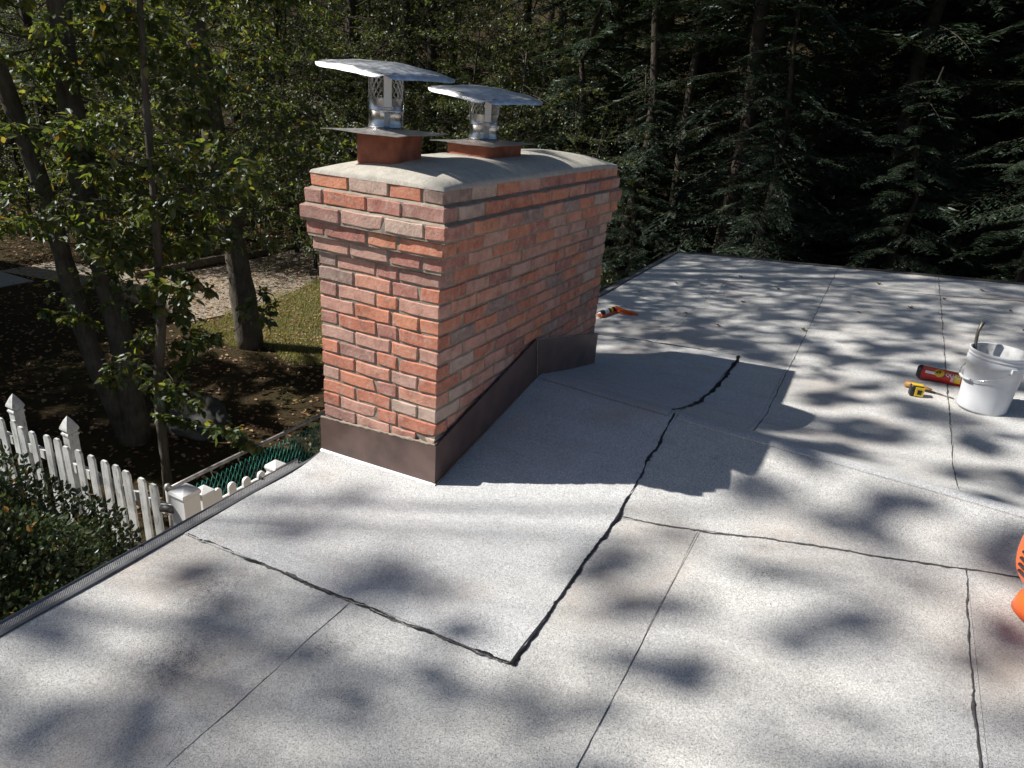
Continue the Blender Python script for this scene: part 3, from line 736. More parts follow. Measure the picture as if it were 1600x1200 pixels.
# red sealant can lying beside the bucket
M_red = plain('can_red', (.50, .025, .02), .3, 0, .2, 20); M_orange = plain('can_orange', (.62, .10, .03), .3, 0, .2, 20)
M_black = plain('black_plastic', (.02, .02, .021), .4, 0, .2, 30); M_yellow = plain('yellow_plastic', (.70, .47, .03), .4, 0, .1, 30)
M_white = plain('white_print', (.80, .80, .78), .5, 0, .05, 30)
cr = .042; clen = .25; cx, cy = 2.075, 2.675
t = empty('sealant_can', roof_loc(cx, cy), 'red and orange sealant can lying on its side beside the pail', 'can')
t.rotation_euler[2] = math.radians(-4)
Mx = np.array([[0, 0, 1.], [0, 1, 0], [-1, 0, 0]])        # lathe axis -> x
def lathe_x(prof, c, n=28):
    bf = Buf(); bf.lathe(prof, n, c=c, M=Mx); return bf
lathe_x([(cr, -clen/2), (cr, clen/2)], (0, 0, cr)).obj('body', M_red, t, smooth=True, keep=False)
lathe_x([(0, -clen/2-.022), (cr*.75, -clen/2-.022), (cr*.95, -clen/2-.012), (cr+.002, -clen/2-.002), (cr+.002, -clen/2+.004), (cr, -clen/2+.005)], (0, 0, cr)).obj('cap', M_black, t, smooth=True, keep=False)
lathe_x([(cr, clen/2-.004), (cr+.002, clen/2), (cr-.003, clen/2+.004), (0, clen/2+.002)], (0, 0, cr)).obj('base_rim', M_steel, t, smooth=True, keep=False)
def can_patch(xa, xb, aa, ab, m_, name, rr=cr+.0012):
    bf = Buf(); V = []
    for a in np.linspace(aa, ab, 12):
        for x_ in (xa, xb): V.append((x_, -rr*math.cos(a), cr+rr*math.sin(a)))
    bf.add(np.array(V), gridfaces(12, 2)); return bf.obj(name, m_, t, smooth=True, keep=False)
can_patch(-.115, .11, .75, 1.5, M_orange, 'label_band')
can_patch(-.10, -.045, .22, .62, M_white, 'label_panel', cr+.0016)
can_patch(.065, .10, -.4, .9, M_yellow, 'label_stripe', cr+.0017)
for k in range(5): can_patch(.045, .062, -.35+k*.14, -.27+k*.14, M_white, 'label_line', cr+.0018)
def text_on_can(body, x0, a0, size, m_, name='lettering', rr=cr+.0022):
    cu = bpy.data.curves.new('txt', 'FONT'); cu.body = body; cu.size = size; cu.extrude = 0; cu.offset = size*.02; cu.resolution_u = 2
    ob = bpy.data.objects.new('txt', cu); COL.objects.link(ob)
    dg = bpy.context.evaluated_depsgraph_get(); me = bpy.data.meshes.new_from_object(ob.evaluated_get(dg))
    bpy.data.objects.remove(ob); me.name = name; me.materials.clear(); me.materials.append(m_)
    for v in me.vertices:
        a = a0+v.co.y/rr; v.co = Vector((x0+v.co.x, -rr*math.cos(a), cr+rr*math.sin(a)))
    o = bpy.data.objects.new(name, me); link(o, t)
# round yellow emblem
bf = Buf(); V = [(-.022, -(cr+.0024)*math.cos(.62), cr+(cr+.0024)*math.sin(.62))]
for k in range(24):
    a = .62+.026*math.sin(k*math.pi/12)/cr; V.append((-.022+.028*math.cos(k*math.pi/12), -(cr+.0024)*math.cos(a), cr+(cr+.0024)*math.sin(a)))
bf.add(np.array(V), None, [[0, 1+k, 1+(k+1) % 24] for k in range(24)]); bf.obj('emblem', M_yellow, t, keep=False)
text_on_can('49', -.044, .40, .030, M_black, rr=cr+.0032)
text_on_can('QUAD', .012, .36, .030, M_white)
# tape measure
t = empty('tape_measure', roof_loc(1.93, 2.335), 'black and yellow tape measure lying on the roof', 'tape measure'); t.rotation_euler[2] = math.radians(12)
bm = bmesh.new(); bmesh.ops.create_cube(bm, size=1)
for v in bm.verts: v.co = Vector((v.co.x*.075*(1-.0*v.co.z), v.co.y*.05, v.co.z*.07+.035))
bmesh.ops.bevel(bm, geom=[e for e in bm.edges], offset=.014, segments=3, affect='EDGES', profile=.6)
me = bpy.data.meshes.new('case'); bm.to_mesh(me); bm.free(); me.materials.append(M_black); link(bpy.data.objects.new('case', me), t)
b = Buf(); b.box((-.012, -.031, .008), (.036, -.0235, .062)); b.obj('yellow_face', M_yellow, t, keep=False)
b = Buf(); b.box((.0, -.0325, .020), (.024, -.0305, .048)); b.obj('badge', M_black, t, keep=False)
b = Buf(); b.box((-.030, -.018, .0645), (.030, .018, .0735)); b.obj('yellow_top', M_yellow, t, keep=False)
# wooden-handled knife and putty blade
M_wood = plain('tool_wood', (.45, .22, .06), .5, 0, .25, 30)
t = empty('utility_knife', roof_loc(1.945, 2.46), 'knife with a wooden handle lying behind the tape measure', 'knife'); t.rotation_euler[2] = math.radians(-9)
b = Buf(); b.tube([(-.075, 0, .018), (-.04, 0, .021), (.02, 0, .019), (.075, 0, .015)], [.017, .020, .017, .012], 10); b.obj('handle', M_wood, t, smooth=True, keep=False)
b = Buf(); b.add([(.07, -.006, .015), (.07, .006, .015), (.21, .004, .003), (.20, -.012, .003), (.07, -.006, .012), (.07, .006, .012), (.21, .004, .001), (.20, -.012, .001)], [[0, 3, 2, 1], [4, 5, 6, 7], [0, 1, 5, 4], [1, 2, 6, 5], [2, 3, 7, 6], [3, 0, 4, 7]]); b.obj('blade', M_alu, t, keep=False)
t = empty('putty_knife', roof_loc(2.05, 2.425), 'thin dark steel putty knife lying beside the tape measure', 'knife'); t.rotation_euler[2] = math.radians(-14)
b = Buf(); b.box((-.10, -.006, .002), (-.01, .006, .012)); b.obj('handle', M_black, t, keep=False)
b = Buf(); b.add([(-.01, -.005, .007), (-.01, .005, .007), (.10, .016, .004), (.10, -.016, .004), (-.01, -.005, .005), (-.01, .005, .005), (.10, .016, .002), (.10, -.016, .002)], [[0, 3, 2, 1], [4, 5, 6, 7], [0, 1, 5, 4], [1, 2, 6, 5], [2, 3, 7, 6], [3, 0, 4, 7]]); b.obj('blade', M_alu, t, keep=False)
# caulking gun
M_gun = plain('gun_orange', (.72, .12, .02), .35, 0, .15, 30)
p0 = np.array([-.40, 3.06]); p1 = np.array([-.335, 3.345])
t = empty('caulking_gun', roof_loc(-.35, 3.25), 'orange caulking gun loaded with a dark tube on the roof behind the chimney', 'caulking gun')
d = p1-p0; t.rotation_euler[2] = math.atan2(d[1], d[0]); 
bb = lathe_x([(0, -.30), (.003, -.30), (.008, -.23), (.009, -.215), (.018, -.212)], (0, 0, .028), 16); bb.obj('nozzle', M_white, t, smooth=True, keep=False)
lathe_x([(.018, -.214), (.0245, -.210), (.0245, .0), (0, .0)], (0, 0, .028), 20).obj('tube', M_black, t, smooth=True, keep=False)
lathe_x([(.0249, -.16), (.0249, -.10)], (0, 0, .028), 20).obj('label', M_white, t, smooth=True, keep=False)
lathe_x([(.0250, -.07), (.0250, -.04)], (0, 0, .028), 20).obj('label_band', M_yellow, t, smooth=True, keep=False)
b = Buf(); b.box((-.215, -.03, .005), (.02, -.0255, .022)); b.box((-.215, .0255, .005), (.02, .03, .022)); b.box((-.22, -.03, .005), (-.213, .03, .03)); b.obj('frame', M_gun, t, keep=False)
b = Buf(); b.tube([(.0, 0, .03), (.03, -.005, .03), (.045, -.05, .026), (.06, -.13, .022), (.07, -.20, .018)], [.024, .026, .018, .015, .012], 10); b.obj('grip', M_gun, t, smooth=True, keep=False)
b = Buf(); b.tube([(.015, -.03, .02), (.012, -.09, .016), (.03, -.17, .012)], [.009, .008, .006], 8); b.obj('trigger', M_gun, t, smooth=True, keep=False)
b = Buf(); b.tube([(.02, 0, .03), (.17, 0, .03), (.18, 0, .028), (.183, -.03, .02)], .004, 6); b.obj('plunger_rod', M_steel, t, keep=False)
# orange leaf blower half out of the frame
bx, by = 2.385, .23
t = empty('leaf_blower', roof_loc(bx, by), 'orange power blower with vent slots standing at the right edge of the roof view', 'leaf blower'); t.rotation_euler[2] = math.radians(0)
M_blow = plain('blower_orange', (.78, .13, .025), .38, 0, .08, 12)
b = Buf(); nu, nv = 28, 20; V = []
for i in range(nu):
    a = 2*math.pi*i/nu
    for j in range(nv):
        e_ = -math.pi/2+math.pi*j/(nv-1)
        ce = abs(math.cos(e_))**.75; V.append((.20*ce*math.cos(a), .15*ce*math.sin(a), .235+.165*math.copysign(abs(math.sin(e_))**.8, math.sin(e_))))
V = np.array(V); idx = np.arange(nu*nv).reshape(nu, nv); i, j = np.meshgrid(np.arange(nu), np.arange(nv-1), indexing='ij'); i = i.ravel(); j = j.ravel()
b.add(V, np.stack([idx[i, j], idx[(i+1) % nu, j], idx[(i+1) % nu, j+1], idx[i, j+1]], 1)); b.obj('housing', M_blow, t, smooth=True, keep=False)
for k in range(4):
    b = Buf(); P = []
    for a in np.linspace(math.radians(196), math.radians(238), 8):
        z_ = .17+.024*k; ce = (1-min(1, abs((z_-.235)/.165))**2.5)**.4
        P.append((.203*ce*math.cos(a), .153*ce*math.sin(a), z_))
    b.tube(P, .006, 6); b.obj('vent_slot', M_black, t, keep=False)
b = Buf(); b.tube([(-.165, -.06, .295), (-.175, -.085, .30), (-.165, -.10, .31)], .014, 8); b.obj('switch', M_black, t, keep=False)
b = Buf(); b.lathe([(0, 0), (.14, .0), (.16, .006), (.152, .05), (.12, .085), (0, .09)], 28); o = b.obj('base_foot', M_blow, t, smooth=True, keep=False); o.scale = (1, .8, 1)
b = Buf(); b.tube([(.05, .0, .24), (.25, .02, .2), (.6, .05, .12), (.95, .08, .07)], [.09, .06, .055, .05], 16); b.obj('nozzle', M_black, t, smooth=True, keep=False)
b = Buf(); b.tube([(-.1, .02, .38), (-.08, .02, .45), (.06, .02, .47), (.13, .02, .38)], .018, 10); b.obj('handle', M_black, t, smooth=True, keep=False)

# fallen leaves on the roof
def leaf_fall(x, y, s, rz, curl):
    n = 7; V = []
    outl = [(-.5, .03), (-.32, .2), (-.1, .42), (.08, .26), (.25, .30), (.38, .12), (.5, .02)]
    for (a, w_) in outl:
        for sg in (-1, 0, 1): V.append((a*s, sg*w_*s, .003+s*curl*((a)**2*1.2+(abs(sg)*w_)**2*1.6)))
    bf = Buf(); bf.add(np.array(V), gridfaces(n, 3)[:, ::-1]); o = bf.obj('fallen_leaf', M_litter1[int(x*7) % 3])
    o.location = roof_loc(x, y, .001); o.rotation_euler[2] = rz
    return tag(o, 'small curled dry leaf lying on the far half of the grey roof', 'leaf', 'dry leaves scattered on the roof')
M_litter1 = [plain('dry_leaf_brown', (.16, .07, .03), .7), plain('dry_leaf_tan', (.34, .17, .07), .7), plain('dry_leaf_olive', (.13, .13, .05), .7)]
rl = random.Random(3)
for (x, y) in [(-.40, 4.08), (.546, 4.17), (.20, 3.54), (.532, 3.28), (1.888, 4.70), (2.163, 5.20), (1.15, 3.48), (2.66, 5.0), (-.185, 4.6), (2.69, 4.3), (.737, 4.9), (1.6, 5.6), (.3, 5.3), (1.5, 4.3), (2.5, 5.8)]:
    leaf_fall(x, y, rl.uniform(.04, .065), rl.uniform(0, 6.3), rl.uniform(.5, 1.4))

# ------------------------------------------------------------------ fences
def picket_mesh(w_, d, h, kind):
    if kind == 'ear': out = [(-w_/2, 0), (w_/2, 0), (w_/2, h-w_*.30), (w_*.28, h), (-w_*.28, h), (-w_/2, h-w_*.30)]
    else:
        out = [(-w_/2, 0), (w_/2, 0)]+[(w_/2*math.cos(a), h-w_/2+w_/2*math.sin(a)) for a in np.linspace(0, math.pi, 9)]
    k = len(out); V = [(x, -d/2, z) for x, z in out]+[(x, d/2, z) for x, z in out]
    bm = bmesh.new(); vs = [bm.verts.new(v) for v in V]; bm.faces.new(vs[:k]); bm.faces.new(vs[k:][::-1])
    for i in range(k): bm.faces.new((vs[i], vs[i+k], vs[(i+1) % k+k], vs[(i+1) % k]))
    bmesh.ops.recalc_face_normals(bm, faces=bm.faces)
    me = bpy.data.meshes.new('picket'); bm.to_mesh(me); bm.free(); return me
fx0, fy = -2.95, .66; GZ = -4.0
t = empty('picket_fence', (fx0, fy, GZ+.03), 'weathered white wooden picket fence with pointed post caps behind the shrub', 'fence')
pm = picket_mesh(.080, .02, 1.36, 'ear'); pm.materials.append(M_oldpaint)
rp = random.Random(11)
for k in range(24):
    o = bpy.data.objects.new('picket', pm); link(o, t); o.location = (-.02-k*.157+rp.uniform(-.006, .006), -.03, rp.uniform(-.01, .012)); o.rotation_euler = (rp.uniform(-.012, .012), rp.uniform(-.012, .012), rp.uniform(-.02, .02)); o.scale = (rp.uniform(.97, 1.08), 1, 1)
for z in (.35, 1.08):
    b = Buf(); b.box((-3.5, .0, z), (.05, .036, z+.085)); b.obj('rail', M_oldpaint, t, keep=False)
for xo in (-1.21, -1.99, -3.4):
    b = Buf(); b.box((xo-.042, .021, 0), (xo+.042, .105, 1.40)); po = b.obj('post', M_oldpaint, t, keep=False)
    b = Buf()
    rings = [(.050, 1.40), (.050, 1.415), (.040, 1.425), (.054, 1.455), (.050, 1.475), (.024, 1.535), (.0, 1.575)]
    V = []
    for r_, z in rings: V += [(xo-r_, .063-r_, z), (xo+r_, .063-r_, z), (xo+r_, .063+r_, z), (xo-r_, .063+r_, z)]
    b.add(np.array(V), [[i*4+j, i*4+(j+1) % 4, (i+1)*4+(j+1) % 4, (i+1)*4+j] for i in range(len(rings)-1) for j in range(4)])
    o = b.obj('post_cap', M_oldpaint); o.parent = po
# white vinyl gate section along the house
t = empty('vinyl_fence', (-2.72, .66, GZ), 'clean white vinyl fence posts and scalloped pickets just beyond the gutter', 'fence')
def vpost(xo, yo, h, s=.064):
    b = Buf(); b.box((xo-s, yo-s, 0), (xo+s, yo+s, h)); po = b.obj('post', M_vinyl, t, keep=False)
    b = Buf(); V = []
    rings = [(s+.006, h-.02), (s+.012, h), (s+.006, h+.022), (0, h+.05)]
    for r_, z in rings: V += [(xo-r_, yo-r_, z), (xo+r_, yo-r_, z), (xo+r_, yo+r_, z), (xo-r_, yo+r_, z)]
    b.add(np.array(V), [[i*4+j, i*4+(j+1) % 4, (i+1)*4+(j+1) % 4, (i+1)*4+j] for i in range(3) for j in range(4)])
    o = b.obj('post_cap', M_vinyl); o.parent = po
vpost(.05, .0, 1.40, .072); vpost(.02, .18, 1.30, .056); vpost(.03, .925, 1.20, .056)
pv = {}
for k, (yo, h) in enumerate([(.31, 1.275), (.455, 1.262), (.605, 1.24), (.765, 1.222)]):
    me = picket_mesh(.075, .022, h, 'round'); me.materials.append(M_vinyl)
    o = bpy.data.objects.new('picket', me); link(o, t); o.location = (.02, yo, 0); o.rotation_euler[2] = math.pi/2
for z in (.25, 1.085):
    b = Buf(); b.box((-.014, .24, z), (.008, .87, z+.07)); b.obj('rail', M_vinyl, t, keep=False)
b = Buf(); b.tube([(-.10, -.10, 1.26), (-.06, -.09, 1.27), (.0, -.08, 1.27)], .03, 10); b.obj('latch', M_trim, t, smooth=True, keep=False)
# chain link fence
t = empty('chain_link_fence', (-3.35, 1.0, GZ), 'green chain link fence with a worn grey top rail along the yard', 'fence')
zr = 1.03; Lf = 11.0
b = Buf(); b.tube([(0, y, zr+.004*math.sin(y*3)) for y in np.linspace(-.02, Lf, 45)], .020, 10); b.obj('top_rail', M_galv, t, smooth=True, keep=False)
b = Buf(); pz = .055
nw = int(Lf/pz); nz = 18
for k in range(nw):
    ys = 0.05+k*pz
    P = [(.024+.004*(-1)**i, ys+(.5 if i % 2 else 0)*pz*1.04, .04+i*(.93/nz)) for i in range(nz+1)]
    b.tube(P, .0042, 3, cap=False)
    P = [(.024-.004*(-1)**i, ys-(.5 if i % 2 else 0)*pz*1.04, .04+i*(.93/nz)) for i in range(nz+1)]
    b.tube(P, .0042, 3, cap=False)
o = b.obj('wire_mesh', M_greenwire, t, keep=False)
for y in (.0, 2.4, 4.8, 7.2, 9.6):
    b = Buf(); b.tube([(-.01, y, 0), (-.01, y, zr)], .024, 10); b.obj('post', M_galv, t, smooth=True, keep=False)
    b = Buf(); b.lathe([(0, .03), (.02, .025), (.03, 0), (.028, -.02)], 12, (-.01, y, zr+.02)); b.obj('post_cap', M_galv, t, smooth=True, keep=False)
for k in range(16):
    y = .12+k*.31; b = Buf(); b.tube([(.024+.024*math.cos(a)-.024, y+.004*a, zr-.012+.032*math.sin(a)) for a in np.linspace(-1, 4.2, 10)]+[(.022, y+.02, zr-.10)], .0035, 4); b.obj('tie_wire', M_galv, t, keep=False)

# ------------------------------------------------------------------ leaves and trees
def leaves(P, D, Nn, S, wid=.34):
    """hex leaves folded along the midrib"""
    n = len(P); B = np.cross(Nn, D); B /= np.linalg.norm(B, axis=1)[:, None]+1e-9; Nn = np.cross(D, B)
    s = S[:, None]
    V = np.stack([P, P+D*.28*s+B*wid*s+Nn*.05*s, P+D*.68*s+B*wid*.72*s+Nn*.03*s, P+D*s-Nn*.10*s, P+D*.68*s-B*wid*.72*s+Nn*.03*s, P+D*.28*s-B*wid*s+Nn*.05*s], 1).reshape(-1, 3)
    k = np.arange(n)[:, None]*6
    return V, np.concatenate([k+[0, 1, 2, 3], k+[0, 3, 4, 5]])
def unit(v): return v/(np.linalg.norm(v, axis=-1, keepdims=True)+1e-9)
def branch_template(seed, Lb=2.4, leaf=.085, nsec=9, droop=.25, dens=1.0, flat=.6):
    """limb along +x; returns list of (path, radii) and leaf arrays"""
    r = np.random.default_rng(seed); stems = []
    k = 8; t_ = np.linspace(0, 1, k)
    main = np.stack([t_*Lb, .10*Lb*np.sin(t_*2.2+r.uniform(0, 6))*t_, -.5*droop*Lb*t_**2+.05*Lb*np.sin(t_*3)], 1)
    stems.append((main, np.linspace(.020, .004, k)*Lb/2.4))
    LP, LD, LN, LS = [], [], [], []
    def add_leaves(path, cnt):
        tt = r.uniform(.15, 1.02, cnt); idx = np.clip(tt*(len(path)-1), 0, len(path)-1.001); i0 = idx.astype(int); f = (idx-i0)[:, None]
        p = path[i0]*(1-f)+path[i0+1]*f; ax_ = unit(path[i0+1]-path[i0])
        d = unit(ax_*r.uniform(.2, .9, (cnt, 1))+unit(r.normal(size=(cnt, 3))*[1, 1, .5])*r.uniform(.5, 1, (cnt, 1))-[0, 0, .35])
        nn = unit(np.array([0, 0, 1.])+r.normal(size=(cnt, 3))*flat)
        LP.append(p+d*.02); LD.append(d); LN.append(nn); LS.append(leaf*r.uniform(.55, 1.25, cnt))
    for s_ in range(nsec):
        f = .15+.85*(s_+.5)/nsec; i0 = min(int(f*(k-1)), k-2); p = main[i0]+(main[i0+1]-main[i0])*(f*(k-1)-i0)
        side = (1 if s_ % 2 else -1); l2 = Lb*(.50*(1-f)+.16)*r.uniform(.75, 1.2)
        d = unit(np.array([r.uniform(.4, .9), side*r.uniform(.6, 1), r.uniform(-.1, .35)]))
        tt = np.linspace(0, 1, 5)[:, None]; path = p+d*l2*tt+np.array([0, 0, -droop*l2])*tt**2+r.normal(size=(5, 3))*.02*l2*tt
        stems.append((path, np.linspace(.009, .0025, 5)*Lb/2.4))
        for q in range(4):
            g = .25+.7*q/4+r.uniform(-.05, .1); i1 = min(int(g*4), 3); pp = path[i1]+(path[i1+1]-path[i1])*(g*4-i1)
            d2 = unit(d*.6+unit(r.normal(size=3)*[1, 1, .5])*.8); l3 = l2*r.uniform(.25, .5)
            tw = pp+d2*l3*np.linspace(0, 1, 3)[:, None]+np.array([0, 0, -.3*l3])*np.linspace(0, 1, 3)[:, None]**2
            stems.append((tw, np.linspace(.004, .0015, 3)*Lb/2.4)); add_leaves(tw, max(2, int(8*dens)))
        add_leaves(path, max(2, int(9*dens)))
    return stems, (np.concatenate(LP), np.concatenate(LD), np.concatenate(LN), np.concatenate(LS))
TPL = [branch_template(100+i) for i in range(5)]
TPL_FINE = [branch_template(200+i, 1.1, .075, 6, .2, .7, .5) for i in range(4)]
def hemlock_template(seed, Lb=2.6):
    r = np.random.default_rng(seed); k = 8; t_ = np.linspace(0, 1, k)
    main = np.stack([t_*Lb, .06*Lb*np.sin(t_*3+r.uniform(0, 6)), -.30*Lb*t_**2], 1)
    P, D = [], []
    ns = 34
    for s_ in range(ns):
        f = .08+.92*(s_+.5)/ns; i0 = min(int(f*(k-1)), k-2); p = main[i0]+(main[i0+1]-main[i0])*(f*(k-1)-i0)
        side = 1 if s_ % 2 else -1; l2 = (.75*(1-f)+.14)*r.uniform(.7, 1.2)
        d = unit(np.array([r.uniform(.6, 1.0), side, r.uniform(-.35, -.05)]))
        n3 = max(3, int(l2/.05))
        for q in range(n3):
            g = (q+.5)/n3; pp = p+d*l2*g+np.array([0, 0, -.22*l2*g*g])
            for s2 in (1, -1):
                d3 = unit(d*.9+np.cross([0, 0, 1], d)*s2*.8+np.array([0, 0, r.uniform(-.45, .05)])); P.append(pp); D.append(d3*r.uniform(.05, .14))
    return main, np.array(P), np.array(D)
HTP = [hemlock_template(300+i) for i in range(3)]
def rot_to(ax_, rollv):
    B = basis(ax_); c_, s_ = math.cos(rollv), math.sin(rollv)
    return B @ np.array([[1, 0, 0], [0, c_, -s_], [0, s_, c_]])
def make_tree(stems, limbs, tpls, seed, scale_rng=(.8, 1.3), leafscale=1.0, twig_sides=3, keep=1.0):
    """stems: [(path, radii)], limbs: [(pos, dir, scale)] -> trunk Buf, crown Buf"""
    r = np.random.default_rng(seed); tb, cb = Buf(), Buf()
    for p, rad in stems:
        p = np.array(p, float); k = max(8, int(np.linalg.norm(np.diff(p, axis=0), axis=1).sum()/.35)); s = np.linspace(0, 1, len(p)); q = np.linspace(0, 1, k)
        pp = np.stack([np.interp(q, s, p[:, i]) for i in range(3)], 1); pp[1:-1] = (pp[:-2]+2*pp[1:-1]+pp[2:])/4
        rr = np.interp(q, s, rad)*(1+.05*r.normal(size=k)); tb.tube(pp, rr, 10)
    LPs = [[], [], [], []]
    for pos, d, sc in limbs:
        st, (lp, ld, ln, ls) = tpls[r.integers(len(tpls))]
        M_ = rot_to(d, r.uniform(-.5, .5)); pos = np.array(pos, float)
        for path, rad in st: tb.tube(path@M_.T*sc+pos, rad*sc, twig_sides, cap=False)
        sel = r.random(len(lp)) < keep
        LPs[0].append(lp[sel]@M_.T*sc+pos); LPs[1].append(ld[sel]@M_.T); LPs[2].append(unit(ln[sel]+[0, 0, .3])); LPs[3].append(ls[sel]*leafscale)
    V, Q = leaves(*[np.concatenate(a) for a in LPs]); cb.add(V, Q)
    return tb, cb
def finish_tree(name, loc, tb, cb, mb, ml, label, cat='tree', group=None):
    t = empty(name, loc, label, cat, group)
    to = bpy.data.objects.new('trunk', tb.mesh('trunk', mb, True)); link(to, t)
    co = bpy.data.objects.new('crown', cb.mesh('crown', ml)); link(co, t); return t
def copy_tree(src, loc, rz, sc, label, group=None, name=None):
    t = src.copy(); link(t); t.location = loc; t.rotation_euler = (0, 0, rz); t.scale = (sc, sc, sc)
    t['label'] = label
    if group: t['group'] = group
    for ch in src.children:
        c_ = ch.copy(); link(c_, t)
    return t
def crown_limbs(path, z0, z1, n, seed, sc=(.8, 1.3), elev=(.1, .7), azr=None):
    r = np.random.default_rng(seed); p = np.array(path, float); out = []
    for i in range(n):
        z = z0+(z1-z0)*(i+r.uniform(0, 1))/n
        pos = np.array([np.interp(z, p[:, 2], p[:, 0]), np.interp(z, p[:, 2], p[:, 1]), z])
        a = i*2.4+r.uniform(-.5, .5) if azr is None else r.uniform(*azr); e_ = r.uniform(*elev)
        d = np.array([math.cos(a)*math.cos(e_), math.sin(a)*math.cos(e_), math.sin(e_)])
        f = (z-z0)/(z1-z0+1e-6); out.append((pos, d, r.uniform(*sc)*(1-.35*f)))
        if r.random() < .6:
            out.append((pos+d*r.uniform(.8, 2.0)*sc[0], unit(d+r.normal(size=3)*.6), r.uniform(*sc)*.8))
    return out
def clear(limbs, base, zone=(-1.3, 5.0, -5.0, 1.45)):
    """drop limbs whose cast shade would land on the near roof and chimney"""
    out = []
    for pos, d, sc in limbs:
        q = np.array(pos)+base+np.array(d)*1.5*sc; t_ = q[2]+.9; X, Y = q[0]+t_, q[1]+.45*t_
        if not (zone[0]-.5*sc < X < zone[1] and zone[2] < Y < (zone[3] if X < 1.2 else .55)+.55*sc): out.append((pos, d, sc))  # crown shaped so that sun reaches this zone
    return out
# two-stemmed tree behind the picket fence (local coords relative to base)
B1 = np.array([-6.15, 2.58, -4.0])
sA = np.array([(-6.15, 2.58, -4.1), (-6.15, 2.58, -2.56), (-6.21, 2.48, -1.5), (-6.23, 2.45, -.67), (-6.23, 2.45, .15), (-6.21, 2.49, 1.0), (-6.3, 2.5, 3.5), (-6.6, 2.6, 7), (-6.8, 2.6, 11)])-B1
sB = np.array([(-6.17, 2.55, -4.1), (-6.31, 2.32, -2.93), (-6.36, 2.24, -2.22), (-6.41, 2.2, -1.49), (-6.45, 2.1, -.61), (-6.5, 2.0, .01), (-6.7, 1.9, 1.2), (-7.4, 1.5, 4), (-8.2, 1.2, 8)])-B1
lim = crown_limbs(sA, 2.4, 5.2, 8, 31, (.45, .75), (-.4, .3))+crown_limbs(sB, 2.3, 5.0, 8, 32, (.45, .75), (-.4, .3))+crown_limbs(sA, 3.2, 6.5, 7, 1, (.6, .9), (-.3, .4))+crown_limbs(sB, 2.8, 6, 7, 2, (.6, .9), (-.35, .3))+crown_limbs(sA, 6.5, 14.5, 26, 3, (1.1, 1.6))+crown_limbs(sB, 6.5, 11.5, 16, 4, (1.1, 1.6))
lim = clear(lim, B1)
tb, cb = make_tree([(sA, [.17, .135, .125, .12, .115, .11, .10, .07, .03]), (sB, [.14, .11, .10, .095, .09, .085, .08, .06, .03])], lim, TPL, 11, keep=.58)
finish_tree('maple_tree', tuple(B1), tb, cb, M_bark, M_leaf, 'two-stemmed grey tree leaning up behind the white picket fence')
B2 = np.array([-7.81, 5.99, -4.0])
sC = np.array([(-7.81, 5.99, -4.1), (-7.89, 5.9, -2.44), (-8.0, 5.77, -.91), (-8.04, 5.73, .02), (-8.11, 5.65, .89), (-8.2, 5.6, 3), (-8.3, 5.8, 7), (-8.3, 5.9, 12)])-B2
sD = np.array([(-7.82, 5.93, -2.6), (-7.98, 5.72, -1.9), (-8.13, 5.55, -1.1), (-8.16, 5.5, -.7)])-B2
lim = crown_limbs(sC, 2.2, 6, 24, 5, (.6, 1.0), (-.3, .4))+crown_limbs(sC, 6, 16, 36, 6, (1.1, 1.6))
lim = clear(lim, B2)
tb, cb = make_tree([(sC, [.22, .19, .17, .16, .15, .14, .1, .03]), (sD, [.08, .075, .06, .05])], lim, TPL, 12, keep=.55)
finish_tree('maple_tree', tuple(B2), tb, cb, M_bark, M_leaf, 'grey tree with a sunlit left edge beside the sunny lawn, left of the chimney')
B3 = np.array([-4.67, 1.9, -4.0])
sE = np.array([(-4.67, 1.9, -4.1), (-4.66, 1.92, -2.63), (-4.60, 2.01, -2.1), (-4.58, 2.03, -1.63), (-4.55, 2.07, -.89), (-4.54, 2.08, -.04), (-4.51, 2.13, .89), (-4.5, 2.2, 2.4), (-4.45, 2.2, 4.0)])-B3
lim = crown_limbs(sE, .95, 1.1, 2, 21, (.35, .5), (-.2, .3))+crown_limbs(sE, 1.55, 1.95, 5, 22, (.5, .75), (-.3, .2))+crown_limbs(sE, 2.55, 3.1, 6, 23, (.5, .8), (-.3, .4))+crown_limbs(sE, 3.1, 7.5, 13, 24, (.7, 1.05), (-.2, .6))
lim = lim+crown_limbs(sE, 2.4, 5.5, 14, 25, (.5, .85), (-.3, .5))
tb, cb = make_tree([(sE, [.055, .048, .044, .040, .036, .031, .026, .018, .008])], lim, TPL_FINE, 13, leafscale=1.15)
finish_tree('sapling', tuple(B3), tb, cb, M_bark, M_leaf, 'slender sapling with tufts of leaves rising behind the white vinyl post')
